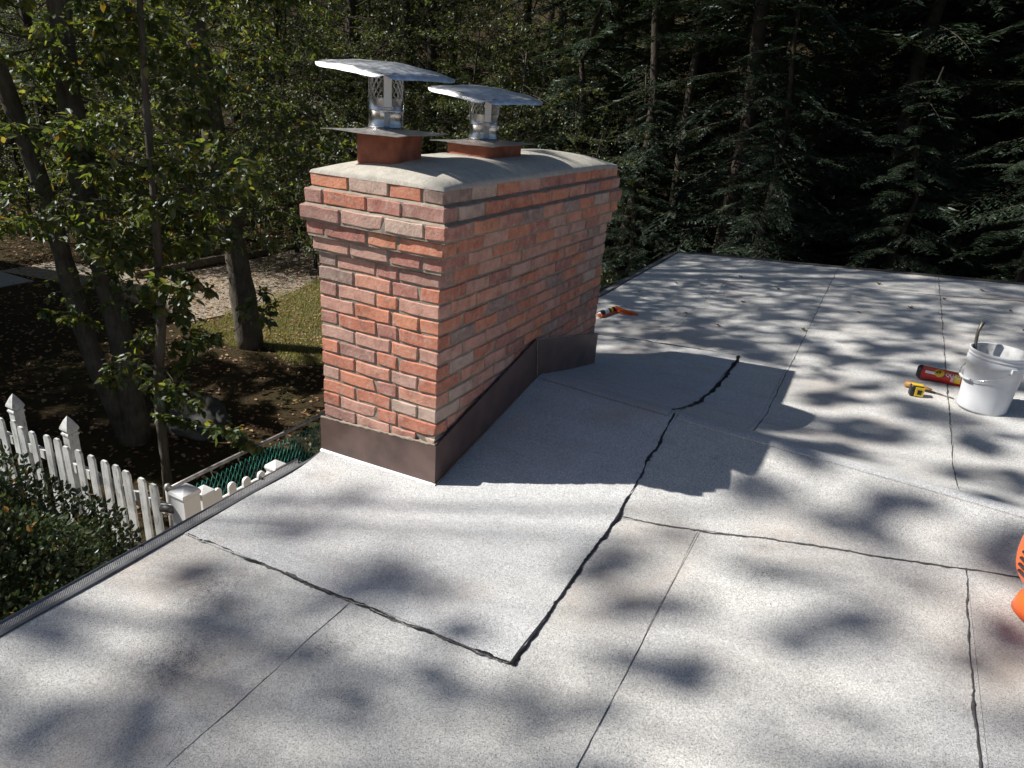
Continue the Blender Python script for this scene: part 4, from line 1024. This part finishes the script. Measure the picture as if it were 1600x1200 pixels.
# woodland kinds, then copies
def wood_proto(name, h, r0_, z0, n, seed, tp, label, sc, keep=1., ls=1.0, elev=(-.1, .6), ml=M_leaf2, mb=M_bark2, loc=(0, 0, 0)):
    r = np.random.default_rng(seed); zz = np.linspace(-.3, h, 8); p = np.stack([np.cumsum(r.normal(size=8)*.10), np.cumsum(r.normal(size=8)*.10), zz], 1); p -= [p[0, 0], p[0, 1], 0]
    lim = crown_limbs(p, z0, h*.97, n, seed+1, sc, elev)
    tb, cb = make_tree([(p, np.linspace(r0_, .02, 8))], lim, tp, seed+2, leafscale=ls, keep=keep)
    return finish_tree(name, loc, tb, cb, mb, ml, label, 'tree')
G = lambda x, y: float(gz(x, y))
GW = 'shaded woodland trees behind the yard'
LBW = 'leafy broadleaf tree in the dim woods left of and behind the chimney'
big = wood_proto('broadleaf_tree', 15, .20, 3.0, 46, 40, TPL, LBW, (1.2, 1.8), keep=.72, ls=.78, loc=(-11.1, 12.9, G(-11.1, 12.9))); big['group'] = GW
low = wood_proto('understory_tree', 6.5, .07, .5, 40, 50, TPL, 'low bushy understory tree in the yard edge left of the chimney', (.7, 1.15), keep=.6, ls=.78, loc=(-12.5, 12, G(-12.5, 12)), elev=(-.2, .5)); low['group'] = 'understory trees along the yard'
# hemlock prototype
def hem_proto(h, seed, loc, label, z0=.6):
    r = np.random.default_rng(seed); zz = np.linspace(-.3, h, 7); p = np.stack([r.normal(size=7)*.03*np.arange(7), r.normal(size=7)*.03*np.arange(7), zz], 1); p[0, :2] = 0
    tb, cb = Buf(), Buf(); tb.tube(p, np.linspace(.19, .02, 7), 10)
    nb = 84
    for i in range(nb):
        z = z0+(h-z0-.3)*(i+.5)/nb; pos = np.array([np.interp(z, p[:, 2], p[:, 0]), np.interp(z, p[:, 2], p[:, 1]), z])
        a = i*2.4+r.uniform(-.3, .3); e_ = r.uniform(-.25, .25); d = np.array([math.cos(a)*math.cos(e_), math.sin(a)*math.cos(e_), math.sin(e_)])
        main, P, D = HTP[i % 3]; sc = (1.2-.85*(z/h))*r.uniform(.8, 1.2); M_ = rot_to(d, r.uniform(-.3, .3))
        tb.tube(main@M_.T*sc+pos, np.linspace(.022, .004, len(main))*sc, 3, cap=False)
        Pw = P@M_.T*sc+pos; Dw = D@M_.T; k = len(Pw); S = np.linalg.norm(Dw, axis=1)
        u = unit(Dw); nn = unit(np.array([0, 0, 1.])+r.normal(size=(k, 3))*.35); B = unit(np.cross(nn, u)); w_ = .013
        V = np.stack([Pw-B*w_*.7, Pw+B*w_*.7, Pw+Dw*.8+B*w_*.8, Pw+Dw*1.05, Pw+Dw*.8-B*w_*.8], 1).reshape(-1, 3); q = np.arange(k)[:, None]*5
        cb.add(V, q+[0, 1, 2, 4], q+[2, 3, 4])
    t_ = empty('hemlock_tree', loc, label, 'tree', 'dark hemlocks beyond the far edge of the roof')
    to = bpy.data.objects.new('trunk', tb.mesh('trunk', M_bark2, True)); link(to, t_)
    co = bpy.data.objects.new('crown', cb.mesh('crown', M_hem)); link(co, t_); return t_
LBH = 'dark drooping hemlock in the shaded woods beyond the far roof edge'
h1 = hem_proto(13, 60, (-1.0, 10.8, G(-1, 10.8)), LBH); h2 = hem_proto(11, 70, (1.4, 11.6, G(1.4, 11.6)), LBH, .3)
for k, (x, y, s) in enumerate([(3.6, 10.9, 1.0), (-3.2, 13.0, 1.05), (.3, 14.2, 1.1), (2.9, 14.5, 1.0), (5.6, 12.8, 1.1), (-5.2, 15.6, 1.1), (-1.8, 16.6, 1.2), (1.8, 18, 1.2), (4.9, 17.5, 1.2), (-7.6, 18.5, 1.2), (7.6, 15.5, 1.1), (-4.5, 20, 1.3), (8.5, 11, 1.), (0, 22, 1.4), (4, 23, 1.4), (-8, 24, 1.4), (-2.3, 9.6, .42), (-.2, 9.3, .5), (1.7, 9.5, .46), (3.3, 9.2, .52), (5.0, 9.8, .55), (-1.0, 12.6, .8), (2.2, 12.4, .75), (3.9, 12.9, .8), (-4.4, 11.9, .7), (.9, 16.2, .9), (-3.4, 17.8, 1.0), (3.2, 20.5, 1.2), (-1.2, 26, 1.5), (2.5, 29, 1.6), (6.5, 20.5, 1.2), (-5.8, 27, 1.5)]):
    lb = LBH
    if y < 10 and s < .6: lb = {-2.3: 'leftmost young hemlock just beyond the far roof edge', -.2: 'second young hemlock from the left just beyond the far roof edge', 1.7: 'young hemlock just beyond the far roof edge, above the white pail'}.get(x, 'young hemlock beyond the right edge of the picture')
    elif x > 5: lb = 'tall hemlock beyond the right edge of the picture'
    copy_tree(h1 if k % 2 else h2, (x, y, G(x, y)), k*1.7, s, lb)
rw = random.Random(9)
for k, (x, y, s) in enumerate([(-9.8, 14.1, 1.0), (-13.5, 16, 1.0), (-16.5, 12.6, 1.0), (-19, 9.6, 1.0), (-18.5, 17.5, 1.1), (-23, 13.5, 1.1), (-22, 21, 1.15), (-27.5, 17.5, 1.15), (-14, 22, 1.1), (-10.5, 20.5, 1.05), (-29, 25, 1.2), (-34, 18, 1.2), (-20, 28, 1.2), (-36, 29, 1.3), (-27, 35, 1.3), (-14, 31, 1.3), (-44, 24, 1.3), (-6, 30, 1.3), (-42, 38, 1.4), (-20, 42, 1.4), (2, 31, 1.3), (-9, 42, 1.4), (-54, 32, 1.4), (8, 27, 1.3)]):
    copy_tree(big, (x, y, G(x, y)), rw.uniform(0, 6.3), s*rw.uniform(.92, 1.08), LBW, GW)
GU = 'understory trees along the yard'; LBU = 'low bushy understory tree in the yard edge left of the chimney'
for k, (x, y, s) in enumerate([(-10.8, 10.9, .75), (-15.0, 9.6, .9), (-17.5, 8.0, .85), (-14.5, 13.8, 1.0), (-9.3, 11.9, .8), (-7.3, 12.2, .85), (-5.6, 11.2, .8), (-19.5, 12.8, 1.1), (-12, 17, 1.1), (-6.6, 14.3, 1.0), (-22.5, 10.6, 1.0), (-25, 15, 1.2), (-17, 20, 1.2), (-3.6, 10.1, .6)]):
    copy_tree(low, (x, y, G(x, y)), rw.uniform(0, 6.3), s, LBU, GU)
# trunks with sunlit flecks right of the chimney and at the hemlocks
def bare_trunk(pts, r0_, r1_, label, mb=M_bark2):
    p = np.array(pts, float); b0 = np.array([p[0][0], p[0][1], -4.0]); q = p-b0
    lim = crown_limbs(q, 5.5, q[-1][2]-.2, 14, int(abs(p[0][0])*100), (1.1, 1.5))
    tb, cb = make_tree([(q, np.linspace(r0_, r1_, len(q)))], lim, TPL, int(abs(p[0][1])*100))
    return finish_tree('tall_tree', tuple(b0), tb, cb, mb, M_leaf2, label)
bare_trunk([(-3.3, 11.0, -4.1), (-3.09, 11.15, -2.88), (-2.95, 11.21, -1.59), (-2.79, 11.27, -.38), (-2.8, 11.26, .51), (-2.98, 11.2, 2.1), (-3.1, 11.2, 6), (-3.1, 11.2, 10)], .13, .04, 'leaning tree trunk with sunlit flecks just right of the chimney')
bare_trunk([(-2.1, 11.9, -4.1), (-2.23, 11.83, -2.45), (-2.3, 11.81, -.71), (-2.29, 11.81, 1.1), (-2.29, 11.81, 2.2), (-2.2, 11.8, 8)], .12, .04, 'second dim trunk right of the chimney, behind the leaning one')
bare_trunk([(2.7, 13.0, -4.1), (2.79, 12.98, -2.06), (2.67, 12.98, -.47), (2.64, 12.98, .7), (2.45, 12.99, 2.3), (2.2, 13, 9)], .15, .04, 'dark trunk in the woods above the white pail')
bare_trunk([(-9.75, 13.4, -4.1), (-9.7, 13.3, -1.0), (-9.85, 13.2, 2.4), (-9.8, 13.1, 10)], .20, .05, 'dark straight trunk showing between the two flue caps')
# tall trees on the sunny side outside the picture; their crowns dapple the roof
def shade_tree(x, y, h, z0, n, seed, label, sc=(1.1, 1.6), keep=1., bend=(0, 0)):
    zz = np.linspace(-.3, h, 8); p = np.stack([bend[0]*(zz/h)**2, bend[1]*(zz/h)**2, zz], 1)
    lim = clear(crown_limbs(p, z0, h*.97, n, seed, sc), np.array([x, y, -4.0]))
    tb, cb = make_tree([(p, np.linspace(.22, .03, 8))], lim, TPL, seed+1, keep=keep)
    return finish_tree('oak_tree', (x, y, G(x, y)), tb, cb, M_bark, M_leaf, label)
shade_tree(-9.6, .8, 18, 10.5, 15, 82, 'full tall tree beyond the left edge of the picture')
# a loose crown with separate leaf clumps: it throws the scattered soft spots on the near roof
r = np.random.default_rng(90); p = np.stack([np.linspace(0, 1.5, 8), np.linspace(0, .6, 8), np.linspace(-.3, 8.6, 8)], 1); lim = []
for k in range(100):
    tt = r.uniform(9.5, 13.5); X = r.uniform(-.6, 2.6); Y = r.uniform(-1.9, 1.3); q = np.array([X-tt, Y-.45*tt, -1.25+tt])-np.array([-11.8, -5.6, -4.0])
    d = unit(r.normal(size=3)*[1, 1, .5])
    if -.9 < X < 1.6 and -.15 < Y < 1.4 and k % 4: continue
    lim.append((q, d, r.choice([.07, .09, .11, .14, .17, .24])))
stems_ = [(p, np.linspace(.2, .05, 8))]
for q, d, sc in lim[::2]:
    zb_ = min(8.5, max(6.0, q[2]-r.uniform(1.5, 3))); a_ = np.array([np.interp(zb_, p[:, 2], p[:, 0]), np.interp(zb_, p[:, 2], p[:, 1]), zb_]); stems_.append((np.stack([a_, (a_+q)/2+[0, 0, .3], q]), [.018, .009, .005]))
tb, cb = make_tree(stems_, lim, TPL_FINE, 91, leafscale=.8)
lim2 = []
for k in range(40):
    tt = r.uniform(9.5, 13.5); X = r.uniform(-.7, 2.7); Y = r.uniform(-2.1, .1)
    if X < 1.4 and Y > -.45: continue
    lim2.append((np.array([X-tt, Y-.45*tt, -1.25+tt])-np.array([-11.8, -5.6, -4.0]), unit(r.normal(size=3)*[1, 1, .4]), r.uniform(.35, .6)))
tb2, cb2 = make_tree([(p, np.linspace(.1, .03, 8))], lim2, TPL_FINE, 97, leafscale=.8, keep=.42); cb.add(np.concatenate(cb2.v), np.concatenate(cb2.q)); tb.add(np.concatenate(tb2.v), np.concatenate(tb2.q))
finish_tree('oak_tree', (-11.8, -5.6, -4.0), tb, cb, M_bark, M_leaf, 'loose open-crowned tree beyond the left edge of the picture')
# a second open crown, denser, that dapples the middle of the roof
r = np.random.default_rng(95); base = np.array([-9.3, -2.6, -4.0]); p = np.stack([np.linspace(0, .4, 8), np.linspace(0, .5, 8), np.linspace(-.3, 8.4, 8)], 1); lim = []
for k in range(130):
    tt = r.uniform(7.5, 10.5); X = r.uniform(.2, 3.1); Y = r.uniform(.95, 3.4)
    if X < 1.3 and Y < 2.55: continue
    lim.append((np.array([X-tt, Y-.45*tt, -1.22+tt])-base, unit(r.normal(size=3)*[1, 1, .4]), r.choice([.09, .12, .16, .2, .27])))
stems_ = [(p, np.linspace(.15, .06, 8))]
for q, d, sc in lim[::5]:
    zb_ = min(8.3, max(6.0, q[2]-r.uniform(1.0, 2.5))); a_ = np.array([np.interp(zb_, p[:, 2], p[:, 0]), np.interp(zb_, p[:, 2], p[:, 1]), zb_]); stems_.append((np.stack([a_, (a_+q)/2+[0, 0, .3], q]), [.02, .010, .005]))
tb, cb = make_tree(stems_, lim, TPL_FINE, 96, leafscale=.85)
finish_tree('oak_tree', tuple(base), tb, cb, M_bark, M_leaf, 'slender open-crowned tree beyond the left edge, nearer the house')
# unseen evergreens added on the sunward side to shade the yard
for k, (x, y, sc) in enumerate([(-11.6, -3.6, .55), (-11.3, -1.9, .6), (-11.8, -.4, .64), (-12.2, 1.0, .66), (-13.0, 2.2, .68), (-9.8, -.9, .46), (-9.4, .6, .42), (-13.4, -.8, .7), (-13.2, -3.0, .7)]):
    copy_tree(h2 if k % 2 else h1, (x, y, G(x, y)), k*2.1, sc, 'unseen evergreen added beyond the left edge to shade the yard', 'unseen evergreens added to shade the yard')
# shrub by the fence
def shrub(loc, rx, ry, rz_, n, seed, label):
    r = np.random.default_rng(seed); t_ = empty('shrub', loc, label, 'shrub')
    d = unit(r.normal(size=(n, 3))); d[:, 2] = np.abs(d[:, 2])*.95-.12*r.random(n); d = unit(d)
    lump = 1+.13*np.sin(d[:, 0]*7+1)*np.sin(d[:, 1]*6+2)+.09*np.sin(d[:, 2]*11+d[:, 0]*9)+.06*np.sin(d[:, 1]*17+d[:, 2]*13)
    rad = (r.random(n)**.16)*lump; P = d*rad[:, None]*[rx, ry, rz_]
    D = unit(d+r.normal(size=(n, 3))*.6+[0, 0, .25]); V, Q = leaves(P, D, unit(d*.6+r.normal(size=(n, 3))*.7+[0, 0, .6]), r.uniform(.028, .058, n), .30)
    cb = Buf(); cb.add(V, Q); tb = Buf()
    for k in range(110):
        e_ = unit(r.normal(size=3)); e_[2] = abs(e_[2]); e_ = unit(e_); q = e_*[rx, ry, rz_]*r.uniform(.88, 1.0); s0 = np.array([r.normal()*.12, r.normal()*.12, -.0])
        md = (s0+q)/2+r.normal(size=3)*.08+[0, 0, .1]; tb.tube([s0, md, q], [.012, .006, .002], 4, cap=False)
        # upright sprigs of leaves at the tips
        m_ = 12; pp = q+unit(e_+[0, 0, .8])*np.linspace(0, .08, m_)[:, None]; V, Q = leaves(pp, unit(r.normal(size=(m_, 3))+[0, 0, .5]), unit(r.normal(size=(m_, 3))+[0, 0, .8]), r.uniform(.025, .045, m_), .27); cb.add(V, Q)
    link(bpy.data.objects.new('stems', tb.mesh('stems', M_bark2)), t_); link(bpy.data.objects.new('foliage', cb.mesh('foliage', M_shrubleaf)), t_); return t_
shrub((-3.45, -.55, -4.0), 1.36, 1.05, 1.72, 60000, 5, 'dense small-leaved evergreen shrub in front of the picket fence')
shrub((-2.35, .05, -4.0), .42, .38, .7, 4000, 6, 'smaller clump of leaves between the shrub and the gutter')

# ------------------------------------------------------------------ yard
def litter(n, seed, area, name, mat_, size=(.035, .08), sink=.0, label=None, zf=None, flat=.35):
    r = np.random.default_rng(seed); X = r.uniform(area[0], area[1], n); Y = r.uniform(area[2], area[3], n)
    ok = ~((X > -.3) & (X < 4.7) & (Y > -4.2) & (Y < 6.1)); X, Y = X[ok], Y[ok]; n = len(X)
    P = np.stack([X, Y, gz(X, Y)+r.uniform(.006, .03, n)], 1); a = r.uniform(0, 6.3, n)
    D = unit(np.stack([np.cos(a), np.sin(a), r.normal(size=n)*.25], 1)); V, Q = leaves(P, D, unit(np.array([0, 0, 1.])+r.normal(size=(n, 3))*flat), r.uniform(*size, n), .32)
    bf = Buf(); bf.add(V, Q); o = bf.obj(name, mat_); return tag(o, label, 'leaf litter', None, 'stuff')
litter(34000, 1, (-24, 4, -1, 18), 'leaf_litter', M_litter, label='brown and yellow fallen leaves strewn over the dark yard')
# gravel path and timber edging, lawn
def poly_sheet(pts, zoff, name, mat_, label, cat=None, kind='structure'):
    bf = Buf(); P = [(x, y, float(gz(x, y))+zoff) for x, y in pts]; k = len(P)
    bm = bmesh.new(); vs = [bm.verts.new(p) for p in P]; f = bm.faces.new(vs); bmesh.ops.recalc_face_normals(bm, faces=bm.faces)
    if f.normal.z < 0: f.normal_flip()
    bmesh.ops.triangulate(bm, faces=bm.faces); bmesh.ops.subdivide_edges(bm, edges=bm.edges, cuts=6, use_grid_fill=True)
    for v in bm.verts: v.co.z = float(gz(v.co.x, v.co.y))+zoff
    me = bpy.data.meshes.new(name); bm.to_mesh(me); bm.free(); me.materials.append(mat_)
    o = bpy.data.objects.new(name, me); link(o); o['kind'] = kind; return o
def gravel_mat():
    mt, n, b = mat('gravel'); g = wcoord(n); v = voro(n, g, 45, 'Color'); s = n.nodes.new('ShaderNodeSeparateColor'); n.links.new(v, s.inputs[0])
    c = ramp(n, s.outputs[0], [(0, (.14, .115, .085)), (.5, (.29, .245, .19)), (1, (.46, .40, .32))])
    n.links.new(c, b.inputs['Base Color']); b.inputs['Roughness'].default_value = 1; bump(n, b, voro(n, g, 45, 'Distance'), .8, .02); return mt
poly_sheet([(-15.5, 6.0), (-12.6, 6.3), (-9.6, 6.2), (-9.35, 7.5), (-9.9, 10.1), (-11.0, 12.6), (-12.7, 13.2), (-12.75, 10), (-12.7, 7.7), (-15.5, 7.4)], .012, 'path', gravel_mat(), None)
r = np.random.default_rng(8); n = 95000
X = r.uniform(-10.2, -5.0, n); Y = r.uniform(5.4, 10.8, n); ok = (X > -9.45-.13*(Y-6.6)+.15*np.sin(Y*5)) & (Y > 5.9+.15*np.sin(X*4)); X, Y = X[ok], Y[ok]; n = len(X)
P = np.stack([X, Y, gz(X, Y)], 1); hgt = r.uniform(.03, .085, n); a = r.uniform(0, 6.3, n); D = unit(np.stack([np.cos(a)*.5, np.sin(a)*.5, np.ones(n)], 1)); Bv = np.stack([-np.sin(a), np.cos(a), np.zeros(n)], 1)
V = np.stack([P-Bv*.004, P+Bv*.004, P+D*hgt[:, None]], 1).reshape(-1, 3); b = Buf(); b.add(V, None, np.arange(n)[:, None]*3+[0, 1, 2])
tag(b.obj('grass', M_grass), 'short sunlit grass beside the gravel path', 'grass', None, 'stuff')
litter(6500, 21, (-13, -6, 6.2, 12), 'path_leaves', M_litter, label='dry leaves scattered over the sunny gravel path')
# timbers
def timber(p, q, label):
    p = np.array(p); q = np.array(q); d = q-p; Lt = np.linalg.norm(d); t_ = empty('edging_timber', (p[0], p[1], G(*p)), label, 'timber', 'timbers edging the path'); t_.rotation_euler[2] = math.atan2(d[1], d[0])
    bm = bmesh.new(); bmesh.ops.create_cube(bm, size=1)
    for v in bm.verts: v.co = Vector(((v.co.x+.5)*Lt, v.co.y*.15, v.co.z*.16+.07))
    bmesh.ops.bevel(bm, geom=list(bm.edges), offset=.015, segments=2, affect='EDGES')
    me = bpy.data.meshes.new('beam'); bm.to_mesh(me); bm.free(); me.materials.append(M_timber); link(bpy.data.objects.new('beam', me), t_)
M_timber = plain('weathered_timber', (.22, .17, .12), .9, 0, .35, 18, .6, 60)
timber((-12.9, 7.4), (-12.95, 10.3), 'weathered timber edging the far side of the leafy path, nearer the two-stemmed tree'); timber((-12.95, 10.4), (-13.0, 13.4), 'weathered timber edging the far side of the path, nearer the chimney')
# boulder
bm = bmesh.new(); bmesh.ops.create_icosphere(bm, subdivisions=4, radius=1)
for v in bm.verts:
    d = v.co.normalized(); k = 1+.16*math.sin(d.x*5+1)*math.sin(d.y*4)+.1*math.sin(d.z*9+d.x*6)+.04*math.sin(d.x*21+d.y*17); v.co = Vector((d.x*.44*k, d.y*.36*k, d.z*.28*k+.08))
me = bpy.data.meshes.new('boulder'); bm.to_mesh(me); bm.free(); me.materials.append(plain('boulder_stone', (.07, .07, .066), .95, 0, .4, 8, .8, 40))
for p in me.polygons: p.use_smooth = True
o = bpy.data.objects.new('boulder', me); link(o); o.location = (-5.9, 3.3, G(-5.9, 3.3)); tag(o, 'grey boulder lying in the shaded leaf-strewn yard behind the sapling', 'boulder')
# concrete pad at left
b = Buf(); b.box((-19.5, 4.9, -4.06), (-14.0, 5.9, -3.95)); o = b.obj('slab', mortar_mat('slab_concrete', (.26, .26, .26), (.36, .36, .36))); o['kind'] = 'structure'

# ------------------------------------------------------------------ neighbouring buildings
def building(name, x0, x1, y0, y1, h, roofh, rz, mat_w, mat_r, label, wins=(), along='y'):
    cx, cy = (x0+x1)/2, (y0+y1)/2; gz0 = G(cx, cy)-.4; t_ = empty(name, (cx, cy, gz0), label, 'house'); t_.rotation_euler[2] = rz
    a, c_ = (x1-x0)/2, (y1-y0)/2; H = h+.4
    nb = int(H/.16); bw = Buf(); bw.box((-a, -c_, 0), (a, c_, H))
    bw.obj('wall', mat_w, t_, keep=False)
    lp = Buf()
    for k in range(nb):                                   # clapboards
        z = k*.16
        for (lo, hi) in (((-a-.018, -c_-.018, z), (a+.018, -c_-.001, z+.15)), ((-a-.018, c_+.001, z), (a+.018, c_+.018, z+.15)), ((a+.001, -c_, z), (a+.018, c_, z+.15)), ((-a-.018, -c_, z), (-a-.001, c_, z+.15))): lp.box(lo, hi)
    lp.obj('clapboards', mat_w, t_, keep=False)['kind'] = 'stuff'
    e_ = .35; bf = Buf()
    if along == 'y':
        V = [(-a-e_, -c_-e_, H-.1), (-a-e_, c_+e_, H-.1), (0, c_+e_, H+roofh), (0, -c_-e_, H+roofh), (a+e_, -c_-e_, H-.1), (a+e_, c_+e_, H-.1)]
    else:
        V = [(-a-e_, -c_-e_, H-.1), (a+e_, -c_-e_, H-.1), (a+e_, 0, H+roofh), (-a-e_, 0, H+roofh), (-a-e_, c_+e_, H-.1), (a+e_, c_+e_, H-.1)]
    V = np.array(V); 
    bf.add(np.concatenate([V, V+[0, 0, .14]]), [[0, 1, 2, 3], [3, 2, 5, 4], [6, 9, 8, 7], [9, 10, 11, 8], [0, 6, 7, 1], [4, 5, 11, 10], [0, 3, 9, 6], [3, 4, 10, 9], [1, 7, 8, 2], [2, 8, 11, 5]])
    bf.obj('roof', mat_r, t_, keep=False)
    gb = Buf()
    if along == 'y':
        for y in (-c_, c_): gb.add([(-a, y, H-.1), (a, y, H-.1), (0, y, H+roofh)], None, [[0, 1, 2]])
    else:
        for x in (-a, a): gb.add([(x, -c_, H-.1), (x, c_, H-.1), (x, 0, H+roofh)], None, [[0, 1, 2]])
    gb.obj('gable', mat_w, t_, keep=False)
    for (face, u, z, w_, hh) in wins:
        wd = Buf(); gl = Buf(); R = {'-y': 0, '+x': math.pi/2, '+y': math.pi, '-x': -math.pi/2}[face]; off = c_ if 'y' in face else a
        M_ = (np.array(Matrix.Rotation(R, 3, 'Z')), np.zeros(3))
        for lo, hi in (((u-w_/2-.09, -off-.05, z-.09), (u+w_/2+.09, -off-.019, z)), ((u-w_/2-.09, -off-.05, z+hh), (u+w_/2+.09, -off-.019, z+hh+.09)), ((u-w_/2-.09, -off-.05, z), (u-w_/2, -off-.019, z+hh)), ((u+w_/2, -off-.05, z), (u+w_/2+.09, -off-.019, z+hh)), ((u-w_/2, -off-.045, z+hh/2-.02), (u+w_/2, -off-.02, z+hh/2+.02))): wd.box(lo, hi, M_)
        wo = wd.obj('window', M_fascia, t_, keep=False); gl.box((u-w_/2, -off-.03, z), (u+w_/2, -off-.0185, z+hh), M_); g_o = gl.obj('pane', M_glass); g_o.parent = wo
    return t_
M_glass = plain('window_glass', (.03, .035, .04), .08, 0, .1, 2); M_shingle = plain('roof_shingle', (.07, .065, .06), .9, 0, .4, 12, .6, 40)
M_tan = plain('tan_siding', (.42, .34, .25), .8, 0, .06, 3); M_whites = plain('white_siding', (.66, .67, .68), .7, 0, .04, 3); M_bluegrey = plain('blue_siding', (.05, .075, .13), .7, 0, .1, 3)
building('neighbour_house', -25, -16.4, -9, 2.9, 6.0, 2.4, 0, M_whites, M_shingle, 'neighbouring house beyond the left edge that shades the yard', [('+x', -3, 1.4, 1.0, 1.4), ('+x', 0, 1.4, 1.0, 1.4), ('+x', 3, 1.4, 1.0, 1.4), ('+x', -3, 4.2, 1.0, 1.3), ('+x', 0, 4.2, 1.0, 1.3), ('+x', 3, 4.2, 1.0, 1.3)])
building('shed', -27.5, -23.2, 9.0, 12.5, 2.3, 1.0, math.radians(20), M_tan, M_shingle, 'tan shed half hidden by leaves at the left edge', [('+x', 0, 1.0, .8, .8), ('-y', 0, 1.0, .8, .8)])
building('distant_house', -52, -42, 26, 34, 5, 2.2, math.radians(30), M_whites, M_shingle, 'white house glimpsed far away through the trees at upper left', [('+x', -2, 1.5, 1.0, 1.4), ('+x', 1.5, 1.5, 1.0, 1.4), ('-y', -2, 1.5, 1.0, 1.4), ('-y', 2, 1.5, 1.0, 1.4)])
building('distant_shed', 6.6, 9.2, 25, 28, 2.2, .9, math.radians(15), M_whites, M_shingle, 'white shed glimpsed through the dark woods above the pail', [('-y', 0, 1.0, .8, .8)])
